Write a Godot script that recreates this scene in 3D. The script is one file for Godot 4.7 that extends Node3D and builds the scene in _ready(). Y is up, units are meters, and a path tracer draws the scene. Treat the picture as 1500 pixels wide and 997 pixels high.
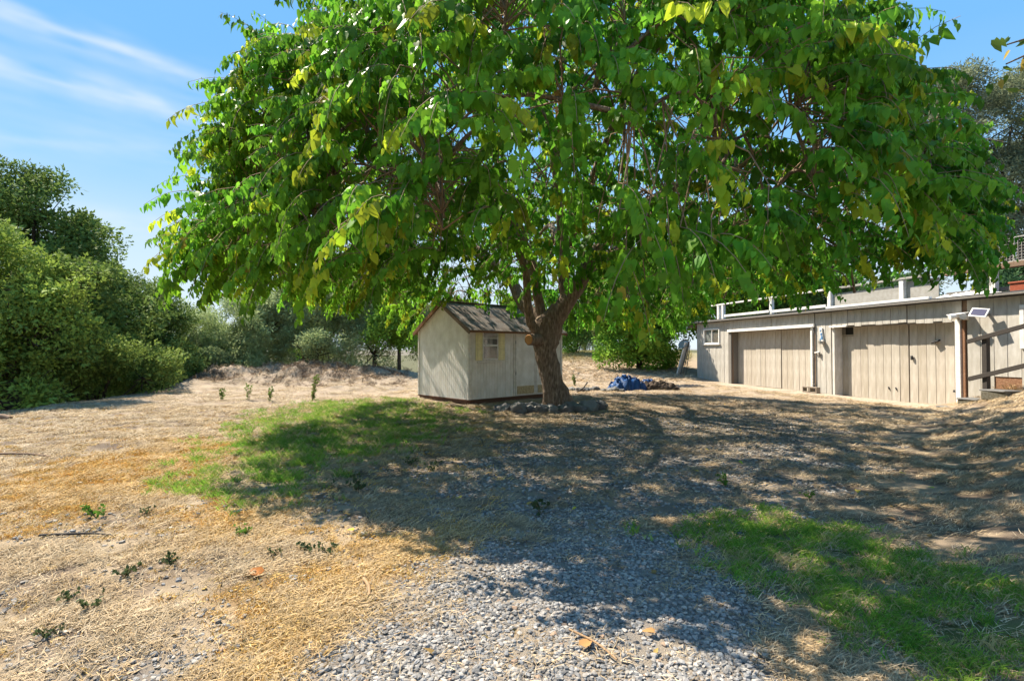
extends Node3D

# ---------- mesh builder: faces are given counter-clockwise as seen from outside ----------
class Mb:
	var v := PackedVector3Array()
	var n := PackedVector3Array()
	var c := PackedColorArray()
	var ix := PackedInt32Array()
	var col := Color(1, 1, 1)
	func vert(p: Vector3, nn: Vector3) -> int:
		v.append(p); n.append(nn); c.append(col)
		return v.size() - 1
	func tri_i(a: int, b: int, d: int) -> void:
		ix.append(a); ix.append(d); ix.append(b)
	func tri_n(a: int, b: int, d: int) -> void:   # wound to agree with its normals
		if (v[b] - v[a]).cross(v[d] - v[a]).dot(n[a]) < 0.0: tri_i(a, d, b)
		else: tri_i(a, b, d)
	func face(pts: Array, out := Vector3.ZERO) -> void:
		var nn: Vector3 = (pts[1] - pts[0]).cross(pts[2] - pts[0])
		if pts.size() == 4 and nn.length() < 1e-9:
			nn = (pts[2] - pts[0]).cross(pts[3] - pts[0])
		nn = nn.normalized()
		var q := pts
		if out != Vector3.ZERO and nn.dot(out) < 0.0:
			q = pts.duplicate(); q.reverse(); nn = -nn
		var k := v.size()
		for p in q: vert(p, nn)
		for i in range(1, q.size() - 1): tri_i(k, k + i, k + i + 1)
	func box(size: Vector3, at := Vector3.ZERO, ch := 0.0, basis := Basis()) -> void:
		var h := size / 2.0
		ch = minf(ch, minf(h.x, minf(h.y, h.z)) * 0.8)
		var sg := [-1.0, 1.0]
		for a in 3:
			var b := (a + 1) % 3
			var d := (a + 2) % 3
			for s in sg:
				var pts := []
				for w in [[-1.0, -1.0], [1.0, -1.0], [1.0, 1.0], [-1.0, 1.0]]:
					var p := Vector3()
					p[a] = s * h[a]; p[b] = w[0] * (h[b] - ch); p[d] = w[1] * (h[d] - ch)
					pts.append(at + basis * p)
				var o := Vector3(); o[a] = s
				face(pts, basis * o)
			if ch > 0.0:
				for s in sg:
					for t in sg:
						var pts := []
						for w in [[0, -1.0], [1, -1.0], [1, 1.0], [0, 1.0]]:
							var p := Vector3()
							p[a] = s * (h[a] if w[0] == 0 else h[a] - ch)
							p[b] = t * (h[b] - ch if w[0] == 0 else h[b])
							p[d] = w[1] * (h[d] - ch)
							pts.append(at + basis * p)
						var o := Vector3(); o[a] = s; o[b] = t
						face(pts, basis * o)
		if ch > 0.0:
			for x in sg:
				for y in sg:
					for z in sg:
						face([at + basis * Vector3(x * h.x, y * (h.y - ch), z * (h.z - ch)), at + basis * Vector3(x * (h.x - ch), y * h.y, z * (h.z - ch)), at + basis * Vector3(x * (h.x - ch), y * (h.y - ch), z * h.z)], basis * Vector3(x, y, z))
	func tube(pts: PackedVector3Array, rad: PackedFloat32Array, sides := 8, nz: FastNoiseLite = null, amp := 0.0, cap := true) -> void:
		var u := Vector3.ZERO
		var first := v.size()
		for i in pts.size():
			var t := (pts[mini(i + 1, pts.size() - 1)] - pts[maxi(i - 1, 0)]).normalized()
			if u == Vector3.ZERO:
				u = t.cross(Vector3(0.31, 0.2, 0.93)).normalized()
			u = (u - t * u.dot(t)).normalized()
			var w := t.cross(u)
			for j in sides:
				var g := TAU * j / sides
				var o := u * cos(g) + w * sin(g)
				var r := rad[i]
				if nz: r *= 1.0 + amp * nz.get_noise_3dv(pts[i] + o * rad[i])
				vert(pts[i] + o * r, o)
		for i in pts.size() - 1:
			for j in sides:
				var a := first + i * sides + j
				var b := first + i * sides + (j + 1) % sides
				tri_i(a, b, a + sides); tri_i(b, b + sides, a + sides)
		if cap:
			var e := first + (pts.size() - 1) * sides
			var q := []
			for j in sides: q.append(v[e + j])
			face(q)
	func mesh() -> ArrayMesh:
		var arr := []
		arr.resize(Mesh.ARRAY_MAX)
		arr[Mesh.ARRAY_VERTEX] = v; arr[Mesh.ARRAY_NORMAL] = n; arr[Mesh.ARRAY_COLOR] = c; arr[Mesh.ARRAY_INDEX] = ix
		var m := ArrayMesh.new()
		m.add_surface_from_arrays(Mesh.PRIMITIVE_TRIANGLES, arr)
		return m
	func smooth() -> void:
		for i in n.size(): n[i] = Vector3.ZERO
		for k in range(0, ix.size(), 3):
			var a := ix[k]; var b := ix[k + 1]; var d := ix[k + 2]
			var f := (v[d] - v[a]).cross(v[b] - v[a])
			n[a] += f; n[b] += f; n[d] += f
		for i in n.size(): n[i] = n[i].normalized()

# ---------- names, things, parts ----------
var taken := {}
func numbered(called: String) -> String:
	taken[called] = taken.get(called, 0) + 1
	return called if taken[called] == 1 else "%s_%03d" % [called, taken[called] - 1]
var part_taken := {}
func part_name(parent: Node, called: String) -> String:
	var key := str(parent.get_instance_id()) + called
	part_taken[key] = part_taken.get(key, 0) + 1
	return called if part_taken[key] == 1 else "%s_%03d" % [called, part_taken[key] - 1]
func metas(o: Node, label: String, category: String, group := "", kind := "") -> void:
	if label: o.set_meta("label", label)
	if category: o.set_meta("category", category)
	if group: o.set_meta("group", group)
	if kind: o.set_meta("kind", kind)
func thing(called: String, label: String, category: String, at := Vector3.ZERO, turn := 0.0, group := "") -> Node3D:
	var o := Node3D.new()
	o.name = numbered(called)
	add_child(o)
	o.position = at; o.rotation.y = turn
	metas(o, label, category, group)
	return o
func part(called: String, m: Mesh, mt: Material, parent: Node, at := Vector3.ZERO, rot := Vector3.ZERO) -> MeshInstance3D:
	var o := MeshInstance3D.new()
	o.name = numbered(called) if parent == self else part_name(parent, called)
	o.mesh = m; o.material_override = null
	for i in m.get_surface_count(): o.set_surface_override_material(i, mt)
	parent.add_child(o, true)
	o.position = at; o.rotation = rot
	return o
var boxes := {}
func bx(called: String, size: Vector3, at: Vector3, mt: Material, parent: Node, rot := Vector3.ZERO, ch := 0.006) -> MeshInstance3D:
	var key := "%.3f %.3f %.3f %.4f" % [size.x, size.y, size.z, ch]
	if not boxes.has(key):
		var b := Mb.new()
		b.box(size, Vector3.ZERO, ch)
		boxes[key] = b.mesh()
	return part(called, boxes[key], mt, parent, at, rot)
func copies(called: String, m: Mesh, mt: Material, xf: Array, cols: PackedColorArray, parent: Node) -> MultiMeshInstance3D:
	var mm := MultiMesh.new()
	mm.transform_format = MultiMesh.TRANSFORM_3D
	mm.use_colors = true
	mm.mesh = m
	mm.instance_count = xf.size()
	for i in xf.size():
		mm.set_instance_transform(i, xf[i])
		mm.set_instance_color(i, cols[i])
	var o := MultiMeshInstance3D.new()
	o.name = numbered(called) if parent == self else part_name(parent, called)
	o.multimesh = mm
	o.material_override = mt
	o.set_meta("kind", "stuff")
	parent.add_child(o, true)
	return o

# ---------- chance and noise ----------
var rng := RandomNumberGenerator.new()
func rr(a: float, b: float) -> float: return rng.randf_range(a, b)
func noise(seed_: int, freq: float, oct := 3) -> FastNoiseLite:
	var f := FastNoiseLite.new()
	f.seed = seed_; f.frequency = freq; f.fractal_octaves = oct
	f.noise_type = FastNoiseLite.TYPE_SIMPLEX_SMOOTH
	return f
var nz_ground := noise(3, 0.35, 4)
var nz_mid := noise(5, 1.3, 3)
var nz_fine := noise(6, 6.0, 2)
var nz_bark := noise(8, 3.2, 3)
func rand_dir() -> Vector3:
	var z := rr(-1, 1)
	var a := rr(0, TAU)
	var r := sqrt(1.0 - z * z)
	return Vector3(r * cos(a), z, r * sin(a))

# ---------- materials ----------
func lin(r: float, g: float, b: float) -> Color: return Color(r, g, b).linear_to_srgb()
func noise_tex(seed_: int, freq: float, lo: Color, hi: Color, kind := FastNoiseLite.TYPE_SIMPLEX_SMOOTH, oct := 5, size := 512) -> NoiseTexture2D:
	var t := NoiseTexture2D.new()
	t.width = size; t.height = size; t.seamless = true
	var f := FastNoiseLite.new()
	f.seed = seed_; f.frequency = freq; f.noise_type = kind; f.fractal_octaves = oct
	t.noise = f
	var g := Gradient.new()
	g.set_color(0, lo); g.set_color(1, hi)
	t.color_ramp = g
	return t
var tex := {}
func mat(c: Color, rough := 0.85, t := "", scale := Vector3.ONE, bump := 0.0, bt := "") -> StandardMaterial3D:
	var m := StandardMaterial3D.new()
	m.albedo_color = c
	m.roughness = rough
	m.metallic_specular = 0.35
	if t:
		m.albedo_texture = tex[t]
		m.uv1_triplanar = true
		m.uv1_scale = scale
	if bump > 0.0:
		m.uv1_triplanar = true
		m.uv1_scale = scale
		m.heightmap_enabled = true
		m.heightmap_texture = tex[bt if bt else t]
		m.heightmap_scale = bump
	return m
func leaf_mat(back: Color, rough := 0.5, spec := 0.45) -> StandardMaterial3D:
	var m := StandardMaterial3D.new()
	m.vertex_color_use_as_albedo = true
	m.roughness = rough
	m.metallic_specular = spec
	m.backlight_enabled = back != Color.BLACK
	m.backlight = back
	m.cull_mode = BaseMaterial3D.CULL_DISABLED
	return m

# ---------- the lie of the land ----------
const CAM_H := 1.5
func ss(a: float, b: float, x: float) -> float: return smoothstep(a, b, x)
func bump2(x: float, d: float, cx: float, cd: float, rx: float, rd: float) -> float:
	return exp(-(pow((x - cx) / rx, 2.0) + pow((d - cd) / rd, 2.0)))
func land(x: float, d: float) -> float:
	var h := 0.05 * nz_ground.get_noise_2d(x, d) * ss(2.0, 6.0, d) + 0.012 * nz_mid.get_noise_2d(x * 2.0, d * 2.0)
	# bank up to the garage steps
	var s := ((x - 4.2) * 0.782 - (d - 5.0) * 0.624)
	var bank := 0.0
	if s > -0.5:
		bank = 0.36 * (sqrt(s * s + 0.09) + s) * 0.5
		bank = 2.4 * (1.0 - exp(-bank / 2.4 - 0.1 * bank * bank))
	# in garage axes: along the front and out into the yard
	var gx := (x - 11.3) * 0.2055 + (13.45 - d) * 0.979
	var gz := -(x - 11.3) * 0.979 + (13.45 - d) * 0.2055
	h += bank * ss(-0.2, 0.6, 1.0 if gx > 0.4 else 0.2 + ss(-0.4, 1.2, gz))
	# ground behind and beyond the garage stands at deck height
	var behind := ss(-6.8, -9.0, gz) * ss(-22.0, -14.0, gx) 
	h = maxf(h, 2.55 * behind + 0.04 * nz_ground.get_noise_2d(x, d))
	# yard edge to the left falls away
	var edge := -12.2 + 0.6 * nz_ground.get_noise_2d(d * 0.6, 9.0)
	if x < edge:
		h -= 0.32 * (edge - x) * ss(0.0, 1.5, edge - x)
		h = maxf(h, -2.6)
	# earth mounds along the far edge
	var ridge := 0.62 * bump2(x, d, -12.9, 22.0, 1.7, 2.2) + 0.6 * bump2(x, d, -8.4, 24.0, 2.2, 1.8) + 0.45 * bump2(x, d, -10.6, 23.5, 2.0, 1.6) + 0.42 * bump2(x, d, -5.4, 24.5, 2.2, 2.2)
	ridge += 0.18 * bump2(x, d, -6.0, 19.0, 1.4, 1.0)
	h += ridge * (1.0 + 0.35 * nz_mid.get_noise_2d(x * 0.7, d * 0.7) + 0.22 * nz_mid.get_noise_2d(x * 2.6, d * 2.6))
	h -= 0.28 * bump2(x, d, -12.2, 21.3, 0.6, 0.6)
	if x < 0.0 and d > 26.0: h -= ss(26.0, 40.0, d) * 1.5 * ss(0.0, -4.0, x)
	# tan rise beyond the shed
	h += 1.15 * ss(20.0, 39.0, d) * ss(-3.0, 1.0, x) * (1.0 - behind)
	return h
func on(x: float, d: float, up := 0.0) -> Vector3: return Vector3(x, land(x, d) + up, -d)

# ---------- what covers the ground ----------
enum { GRAVEL, GREEN, ORANGE, BROWN }
const X0 := -14.0
const D0 := 1.6
const CELL := 0.1
const NX := 270
const ND := 210
var zone: Array[PackedFloat32Array] = []
func poly_depth(p: Vector2, poly: PackedVector2Array) -> float:   # > 0 inside: how far from the edge
	var best := 1e9
	for i in poly.size():
		var q := Geometry2D.get_closest_point_to_segment(p, poly[i], poly[(i + 1) % poly.size()])
		best = minf(best, p.distance_squared_to(q))
	best = sqrt(best)
	return best if Geometry2D.is_point_in_polygon(p, poly) else -best
func lay_zones() -> void:
	var g1 := PackedVector2Array([Vector2(-1.1, 1.6), Vector2(-0.85, 2.83), Vector2(-0.58, 3.41), Vector2(-0.26, 4.00), Vector2(0.47, 4.46), Vector2(1.40, 4.14), Vector2(1.55, 3.41), Vector2(1.40, 2.83), Vector2(1.05, 1.6)])
	var g2 := PackedVector2Array([Vector2(-0.99, 5.04), Vector2(-0.71, 7.75), Vector2(1.68, 11.69), Vector2(5.65, 12.32), Vector2(6.48, 9.72), Vector2(3.91, 6.11), Vector2(2.60, 4.8), Vector2(1.45, 4.6), Vector2(0.29, 4.7)])
	var g3 := PackedVector2Array([Vector2(-2.2, 1.6), Vector2(-2.15, 2.6), Vector2(-1.7, 2.8), Vector2(-1.2, 2.55), Vector2(-0.95, 1.6)])
	var g4 := PackedVector2Array([Vector2(-6.4, 19.0), Vector2(-5.6, 20.5), Vector2(-4.0, 20.5), Vector2(-4.2, 18.8)])
	var ga := PackedVector2Array([Vector2(-3.58, 5.95), Vector2(-5.36, 11.69), Vector2(-5.25, 14.32), Vector2(-3.2, 15.2), Vector2(-1.9, 13.0), Vector2(-1.63, 8.31), Vector2(-2.41, 6.83), Vector2(-2.42, 5.15), Vector2(-2.89, 5.27)])
	var gb := PackedVector2Array([Vector2(1.32, 4.21), Vector2(1.84, 4.55), Vector2(2.41, 4.73), Vector2(2.75, 4.15), Vector2(2.95, 3.6), Vector2(3.2, 2.97), Vector2(2.6, 1.9), Vector2(1.79, 2.2), Vector2(1.66, 2.97), Vector2(1.51, 3.41)])
	var o1 := PackedVector2Array([Vector2(-6.2, 6.11), Vector2(-5.80, 6.83), Vector2(-5.44, 8.31), Vector2(-4.22, 8.96), Vector2(-3.20, 6.45), Vector2(-3.75, 5.52), Vector2(-3.93, 4.64), Vector2(-4.4, 4.29)])
	var o2 := PackedVector2Array([Vector2(-3.02, 4.46), Vector2(-3.10, 5.39), Vector2(-2.22, 5.15), Vector2(-1.96, 4.29), Vector2(-2.34, 4.00)])
	var o3 := PackedVector2Array([Vector2(-1.51, 3.13), Vector2(-1.46, 4.14), Vector2(-0.38, 4.24), Vector2(-0.67, 3.41), Vector2(-0.84, 2.70), Vector2(-0.96, 2.0), Vector2(-1.61, 2.0)])
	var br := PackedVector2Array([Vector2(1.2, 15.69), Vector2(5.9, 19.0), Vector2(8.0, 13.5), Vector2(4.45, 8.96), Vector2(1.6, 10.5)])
	for k in 4:
		var a := PackedFloat32Array()
		a.resize(NX * ND)
		zone.append(a)
	for j in ND:
		for i in NX:
			var p := Vector2(X0 + i * CELL, D0 + j * CELL)
			var soft := clampf(p.y * 0.09, 0.18, 1.1)
			var w := Vector2(nz_ground.get_noise_2d(p.x * 2.0, p.y * 2.0), nz_mid.get_noise_2d(p.x * 1.2, p.y * 1.2)) 
			var wob := (w.x * 0.5 + w.y * 0.7) * soft * 1.3
			var at := j * NX + i
			zone[GRAVEL][at] = maxf(maxf(ss(-soft, soft, poly_depth(p, g1) + wob * 0.7), 0.8 * ss(-soft, soft, poly_depth(p, g2) + wob)), maxf(0.6 * ss(-soft, soft, poly_depth(p, g3) + wob), 0.7 * ss(-0.6, 0.6, poly_depth(p, g4) + wob)))
			zone[GREEN][at] = maxf(ss(-soft, soft, poly_depth(p, ga) + wob * 1.3), ss(-soft, soft, poly_depth(p, gb) + wob))
			var oo := maxf(maxf(ss(-soft, soft, poly_depth(p, o1) + wob * 1.5), ss(-soft, soft, poly_depth(p, o2) + wob)), 0.8 * ss(-soft, soft, poly_depth(p, o3) + wob * 1.5))
			zone[ORANGE][at] = oo * (1.0 - zone[GRAVEL][at]) * (1.0 - 0.7 * zone[GREEN][at])
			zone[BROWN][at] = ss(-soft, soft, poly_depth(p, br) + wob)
func cover(k: int, x: float, d: float) -> float:
	var i := int(round((x - X0) / CELL))
	var j := int(round((d - D0) / CELL))
	if i < 0 or j < 0 or i >= NX or j >= ND: return 0.0
	return zone[k][j * NX + i]

var sun_dir := Vector3(-0.62, 1.0, -0.5).normalized()

func sky_texture() -> ImageTexture:
	var w := 1536
	var h := 768
	var im := Image.create(w, h, false, Image.FORMAT_RGBF)
	var streak := noise(41, 1.0, 4)
	var veil := noise(42, 1.0, 4)
	var bent := noise(43, 1.0, 2)
	var al := Vector3(0.72, -0.33, -0.40).normalized()
	var wisps := [[Vector3(-0.316, -0.904, -0.288), 0.011, 0.55, Vector3(-0.579, 0.424, -0.697)], [Vector3(-0.300, -0.912, -0.280), 0.030, 0.22, Vector3(-0.579, 0.424, -0.697)], [Vector3(-0.271, -0.931, -0.245), 0.014, 0.50, Vector3(-0.607, 0.363, -0.707)], [Vector3(-0.262, -0.934, -0.240), 0.035, 0.22, Vector3(-0.607, 0.363, -0.707)], [Vector3(-0.137, -0.956, -0.261), 0.022, 0.26, Vector3(-0.567, 0.292, -0.77)], [Vector3(-0.109, -0.982, -0.155), 0.018, 0.5, Vector3(-0.58, 0.189, -0.793)]]
	for y in h:
		var el := (0.5 - (y + 0.5) / h) * PI
		if el < -0.02:
			for x in w: im.set_pixel(x, y, Color(0.30, 0.27, 0.22))
			continue
		var up := sin(maxf(el, 0.0))
		var base := Color(0.46, 0.52, 0.56)
		var stops := [[0.0, Color(0.46, 0.52, 0.56)], [0.17, Color(0.325, 0.435, 0.525)], [0.29, Color(0.172, 0.345, 0.545)], [0.42, Color(0.112, 0.285, 0.525)], [1.01, Color(0.085, 0.245, 0.49)]]
		for k in 4:
			if up >= stops[k][0] and up < stops[k + 1][0]: base = stops[k][1].lerp(stops[k + 1][1], (up - stops[k][0]) / (stops[k + 1][0] - stops[k][0]))
		for x in w:
			var az := (x + 0.5) / w * TAU
			var dir := Vector3(sin(az) * cos(el), up, -cos(az) * cos(el))   # the picture begins along -z
			var c := base
			var near := maxf(0.0, dir.dot(sun_dir))
			c += Color(1.0, 0.97, 0.92) * (6.0 * pow(near, 130.0) + 0.012 * pow(near, 8.0))
			# wisps: long thin streaks that drift apart, and flat veils low down
			var cl := 0.0
			for q in wisps:
				var off: float = dir.dot(q[0])
				var u := dir.dot(al)
				var ragged := bent.get_noise_3dv(dir * 7.0) * 0.012 + bent.get_noise_3dv(dir * 22.0) * 0.004
				var band := exp(-pow((off + ragged) / (q[1] * (1.0 + 0.6 * bent.get_noise_2d(u * 5.0, q[1] * 900.0))), 2.0))
				cl += q[2] * band * clampf(0.65 + 1.2 * streak.get_noise_2d(u * 7.0, off * 60.0), 0.0, 1.2) * ss(-0.3, 0.25, dir.dot(q[3]) - 0.85)
			var s2 := veil.get_noise_3d(dir.x * 1.6, dir.y * 9.0, dir.z * 1.6)
			cl += ss(0.05, 0.6, s2) * ss(0.42, 0.12, up) * 0.26 + ss(-0.1, 0.5, streak.get_noise_3d(dir.x * 2.2 + dir.y * 2.0, dir.y * 6.0 + 9.0, dir.z * 2.2)) * 0.03
			c = c.lerp(Color(0.43, 0.48, 0.53), clampf(cl, 0.0, 0.8)) if near < 0.985 else c
			im.set_pixel(x, y, c)
	return ImageTexture.create_from_image(im)

var M := {}
func make_textures() -> void:
	tex.blotch = noise_tex(1, 0.012, Color(0.88, 0.87, 0.85), Color(1, 1, 1))
	tex.dirty = noise_tex(2, 0.02, Color(0.70, 0.64, 0.56), Color(1, 1, 1))
	tex.fine = noise_tex(3, 0.08, Color(0.75, 0.75, 0.75), Color(1, 1, 1), FastNoiseLite.TYPE_SIMPLEX_SMOOTH, 4)
	tex.soil = noise_tex(4, 0.11, Color(0.62, 0.61, 0.60), Color(1, 1, 1), FastNoiseLite.TYPE_SIMPLEX_SMOOTH, 6, 1024)
	tex.bark = noise_tex(5, 0.05, Color(0.40, 0.37, 0.35), Color(1, 1, 1), FastNoiseLite.TYPE_CELLULAR, 3)
	tex.wood = noise_tex(6, 0.05, Color(0.6, 0.58, 0.55), Color(1, 1, 1), FastNoiseLite.TYPE_SIMPLEX_SMOOTH, 4)
	tex.grit = noise_tex(7, 0.2, Color(0.4, 0.4, 0.4), Color(1, 1, 1), FastNoiseLite.TYPE_VALUE, 3)
func make_materials() -> void:
	M.bark = mat(lin(0.44, 0.345, 0.26), 0.95, "bark", Vector3(0.95, 0.24, 0.95), 7.0)
	M.bark_far = mat(lin(0.16, 0.13, 0.10), 0.95, "bark", Vector3(2, 0.5, 2), 2.0)
	M.twig = mat(lin(0.26, 0.18, 0.11), 0.9)
	M.cut = mat(lin(0.52, 0.26, 0.09), 0.8, "fine", Vector3(3, 3, 3))
	M.wood_pale = mat(lin(0.52, 0.34, 0.19), 0.8, "wood", Vector3(3, 3, 3))
	M.dead = leaf_mat(Color(0.4, 0.4, 0.4), 0.8, 0.2)
	M.leaf = leaf_mat(Color(1.0, 1.0, 1.0), 0.45, 0.26)
	M.leaf_far = leaf_mat(Color(0.8, 0.8, 0.8), 0.7, 0.2)
	M.blade = leaf_mat(Color(0.9, 0.9, 0.9), 0.6, 0.25)
	M.straw = leaf_mat(Color(0.25, 0.25, 0.25), 0.75, 0.25)
	M.stone = mat(Color(1, 1, 1), 0.85, "fine", Vector3(14, 14, 14))
	M.stone.vertex_color_use_as_albedo = true
	M.rock = []
	for c in [[0.40, 0.39, 0.375], [0.50, 0.49, 0.47], [0.33, 0.325, 0.32]]: M.rock.append(mat(lin(c[0], c[1], c[2]), 0.95, "grit", Vector3(5, 5, 5), 2.0))
	M.shed = mat(lin(0.82, 0.80, 0.755), 0.7, "blotch", Vector3(0.5, 0.35, 0.5))
	M.shed_trim = mat(lin(0.78, 0.75, 0.70), 0.7, "blotch", Vector3(1, 1, 1))
	M.shed_patch = mat(lin(0.66, 0.56, 0.36), 0.75, "dirty", Vector3(1.5, 1.5, 1.5))
	M.shutter = mat(lin(0.86, 0.78, 0.45), 0.6, "blotch", Vector3(1, 1, 1))
	M.skid = mat(lin(0.17, 0.10, 0.075), 0.9, "dirty", Vector3(2, 2, 2))
	M.rake = mat(lin(0.24, 0.19, 0.16), 0.85, "dirty", Vector3(2, 2, 2))
	M.rust = mat(lin(0.33, 0.19, 0.12), 0.8, "dirty", Vector3(2, 2, 2))
	M.shingle = []
	for c in [[0.40, 0.33, 0.27], [0.50, 0.43, 0.37], [0.32, 0.26, 0.21], [0.45, 0.40, 0.36]]: M.shingle.append(mat(lin(c[0], c[1], c[2]), 0.95, "grit", Vector3(6, 6, 6), 0.8))
	M.white = mat(lin(0.78, 0.77, 0.75), 0.6, "blotch", Vector3(1, 1, 1))
	M.black = mat(lin(0.02, 0.02, 0.022), 0.6)
	M.iron = mat(lin(0.05, 0.05, 0.055), 0.5, "fine", Vector3(3, 3, 3))
	M.glass = StandardMaterial3D.new()
	M.glass.transparency = BaseMaterial3D.TRANSPARENCY_ALPHA
	M.glass.albedo_color = Color(0.5, 0.55, 0.55, 0.15)
	M.glass.roughness = 0.05
	M.room = mat(lin(0.03, 0.03, 0.03), 0.9)
	M.plank = []
	for c in [[0.49, 0.47, 0.43], [0.52, 0.50, 0.46], [0.465, 0.445, 0.405], [0.50, 0.48, 0.44]]: M.plank.append(mat(lin(c[0], c[1], c[2]), 0.8, "blotch", Vector3(1.3, 0.35, 1.3), 0.4, "wood"))
	M.doorplank = []
	for c in [[0.475, 0.435, 0.375], [0.505, 0.465, 0.405], [0.455, 0.41, 0.345], [0.485, 0.44, 0.38]]: M.doorplank.append(mat(lin(c[0], c[1], c[2]), 0.8, "blotch", Vector3(1.3, 0.3, 1.3), 0.4, "wood"))
	M.gtrim = mat(lin(0.66, 0.64, 0.60), 0.7, "blotch", Vector3(1.2, 0.5, 1.2))
	M.gray_wood = mat(lin(0.30, 0.285, 0.265), 0.9, "wood", Vector3(1.2, 4, 4), 0.6)
	M.dark_wood = mat(lin(0.085, 0.075, 0.068), 0.85, "wood", Vector3(2, 4, 4), 0.8)
	M.brown_wood = mat(lin(0.32, 0.22, 0.155), 0.9, "wood", Vector3(1, 4, 4), 0.6)
	M.rail_white = mat(lin(0.80, 0.79, 0.77), 0.7, "blotch", Vector3(0.9, 2, 2))
	M.gray_paint = mat(lin(0.36, 0.35, 0.33), 0.75, "blotch", Vector3(1, 1, 1))
	M.roofing = mat(lin(0.12, 0.12, 0.125), 0.9, "grit", Vector3(3, 3, 3), 0.5)
	M.concrete = mat(lin(0.50, 0.44, 0.38), 0.9, "dirty", Vector3(0.9, 0.9, 0.9), 0.8, "fine")
	M.block = mat(lin(0.52, 0.44, 0.35), 0.95, "grit", Vector3(3, 3, 3), 0.5)
	M.step = mat(lin(0.19, 0.19, 0.16), 0.95, "dirty", Vector3(2, 2, 2), 1.0, "grit")
	M.tarp = mat(lin(0.022, 0.085, 0.25), 0.4, "fine", Vector3(2, 2, 2), 1.0)
	M.sack = mat(lin(0.085, 0.065, 0.05), 0.9, "dirty", Vector3(2, 2, 2), 1.5, "grit")
	M.fabric = mat(lin(0.035, 0.036, 0.04), 0.8, "fine", Vector3(3, 3, 3), 1.0)
	M.metal = mat(lin(0.55, 0.56, 0.57), 0.45, "dirty", Vector3(2, 2, 2))
	M.metal.metallic = 0.6
	M.pipe = mat(lin(0.36, 0.37, 0.38), 0.5, "dirty", Vector3(2, 1, 2))
	M.blue_mark = mat(lin(0.10, 0.22, 0.40), 0.5)
	M.solar = mat(lin(0.05, 0.05, 0.10), 0.25)
	M.pot_blue = mat(lin(0.22, 0.28, 0.36), 0.5, "blotch", Vector3(3, 3, 3))
	M.pot_red = mat(lin(0.32, 0.08, 0.04), 0.6, "blotch", Vector3(3, 3, 3))
	M.orange_wood = mat(lin(0.50, 0.26, 0.11), 0.8, "wood", Vector3(3, 3, 3))
	M.sheet = mat(lin(0.80, 0.79, 0.76), 0.6, "blotch", Vector3(2, 2, 2))

# ---------- leaf and tuft shapes ----------
func mulberry_leaf(curl: float, fold: float) -> ArrayMesh:   # base at 0, tip at y = 1
	var b := Mb.new()
	var rows := [[-0.05, 0.22, 0.03], [0.20, 0.37, 0.22], [0.56, 0.27, 0.56]]
	var id := []
	for r in rows:
		var z: float = 0.02 * sin(r[0] * 9.0) - curl * r[0] * r[0]
		var zm: float = -curl * r[2] * r[2] - fold
		id.append([b.vert(Vector3(-r[1], r[0], z), Vector3.BACK), b.vert(Vector3(0, r[2], zm), Vector3.BACK), b.vert(Vector3(r[1], r[0], z), Vector3.BACK)])
	var tip := b.vert(Vector3(0.05, 1.0 - 0.2 * curl, -curl * 1.1), Vector3.BACK)
	for k in 2:
		var a: Array = id[k]
		var d: Array = id[k + 1]
		for s in 2:
			b.tri_i(a[s], a[s + 1], d[s + 1]); b.tri_i(a[s], d[s + 1], d[s])
	b.tri_i(id[2][0], id[2][1], tip); b.tri_i(id[2][1], id[2][2], tip)
	b.smooth()
	return b.mesh()
func leaf_spray(seed_: int, count: int, size: float, slim: float) -> ArrayMesh:   # a twig's worth of small leaves, about 1 m across
	var g := RandomNumberGenerator.new()
	g.seed = seed_
	var b := Mb.new()
	for k in count:
		var t := g.randf()
		var at := Vector3(g.randf_range(-0.35, 0.35), g.randf_range(-0.25, 0.25), g.randf_range(-0.35, 0.35)) + Vector3(0, 0.5 * t - 0.2, 0)
		var dir := (at.normalized() + Vector3(g.randf_range(-1, 1), g.randf_range(-1, 0.6), g.randf_range(-1, 1)) * 0.8).normalized()
		var side := dir.cross(Vector3(g.randf_range(-1, 1), g.randf_range(-1, 1), g.randf_range(-1, 1))).normalized()
		var up := side.cross(dir)
		var s := size * g.randf_range(0.7, 1.25)
		var v := g.randf_range(0.75, 1.25)
		b.col = Color(v, v, v * 0.95)
		var a := b.vert(at, up)
		var l := b.vert(at + dir * s * 0.45 + side * s * slim + up * s * 0.08, up)
		var r := b.vert(at + dir * s * 0.45 - side * s * slim + up * s * 0.08, up)
		var e := b.vert(at + dir * s - up * s * 0.1, up)
		b.tri_n(a, r, l); b.tri_n(l, r, e)
	return b.mesh()
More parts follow.
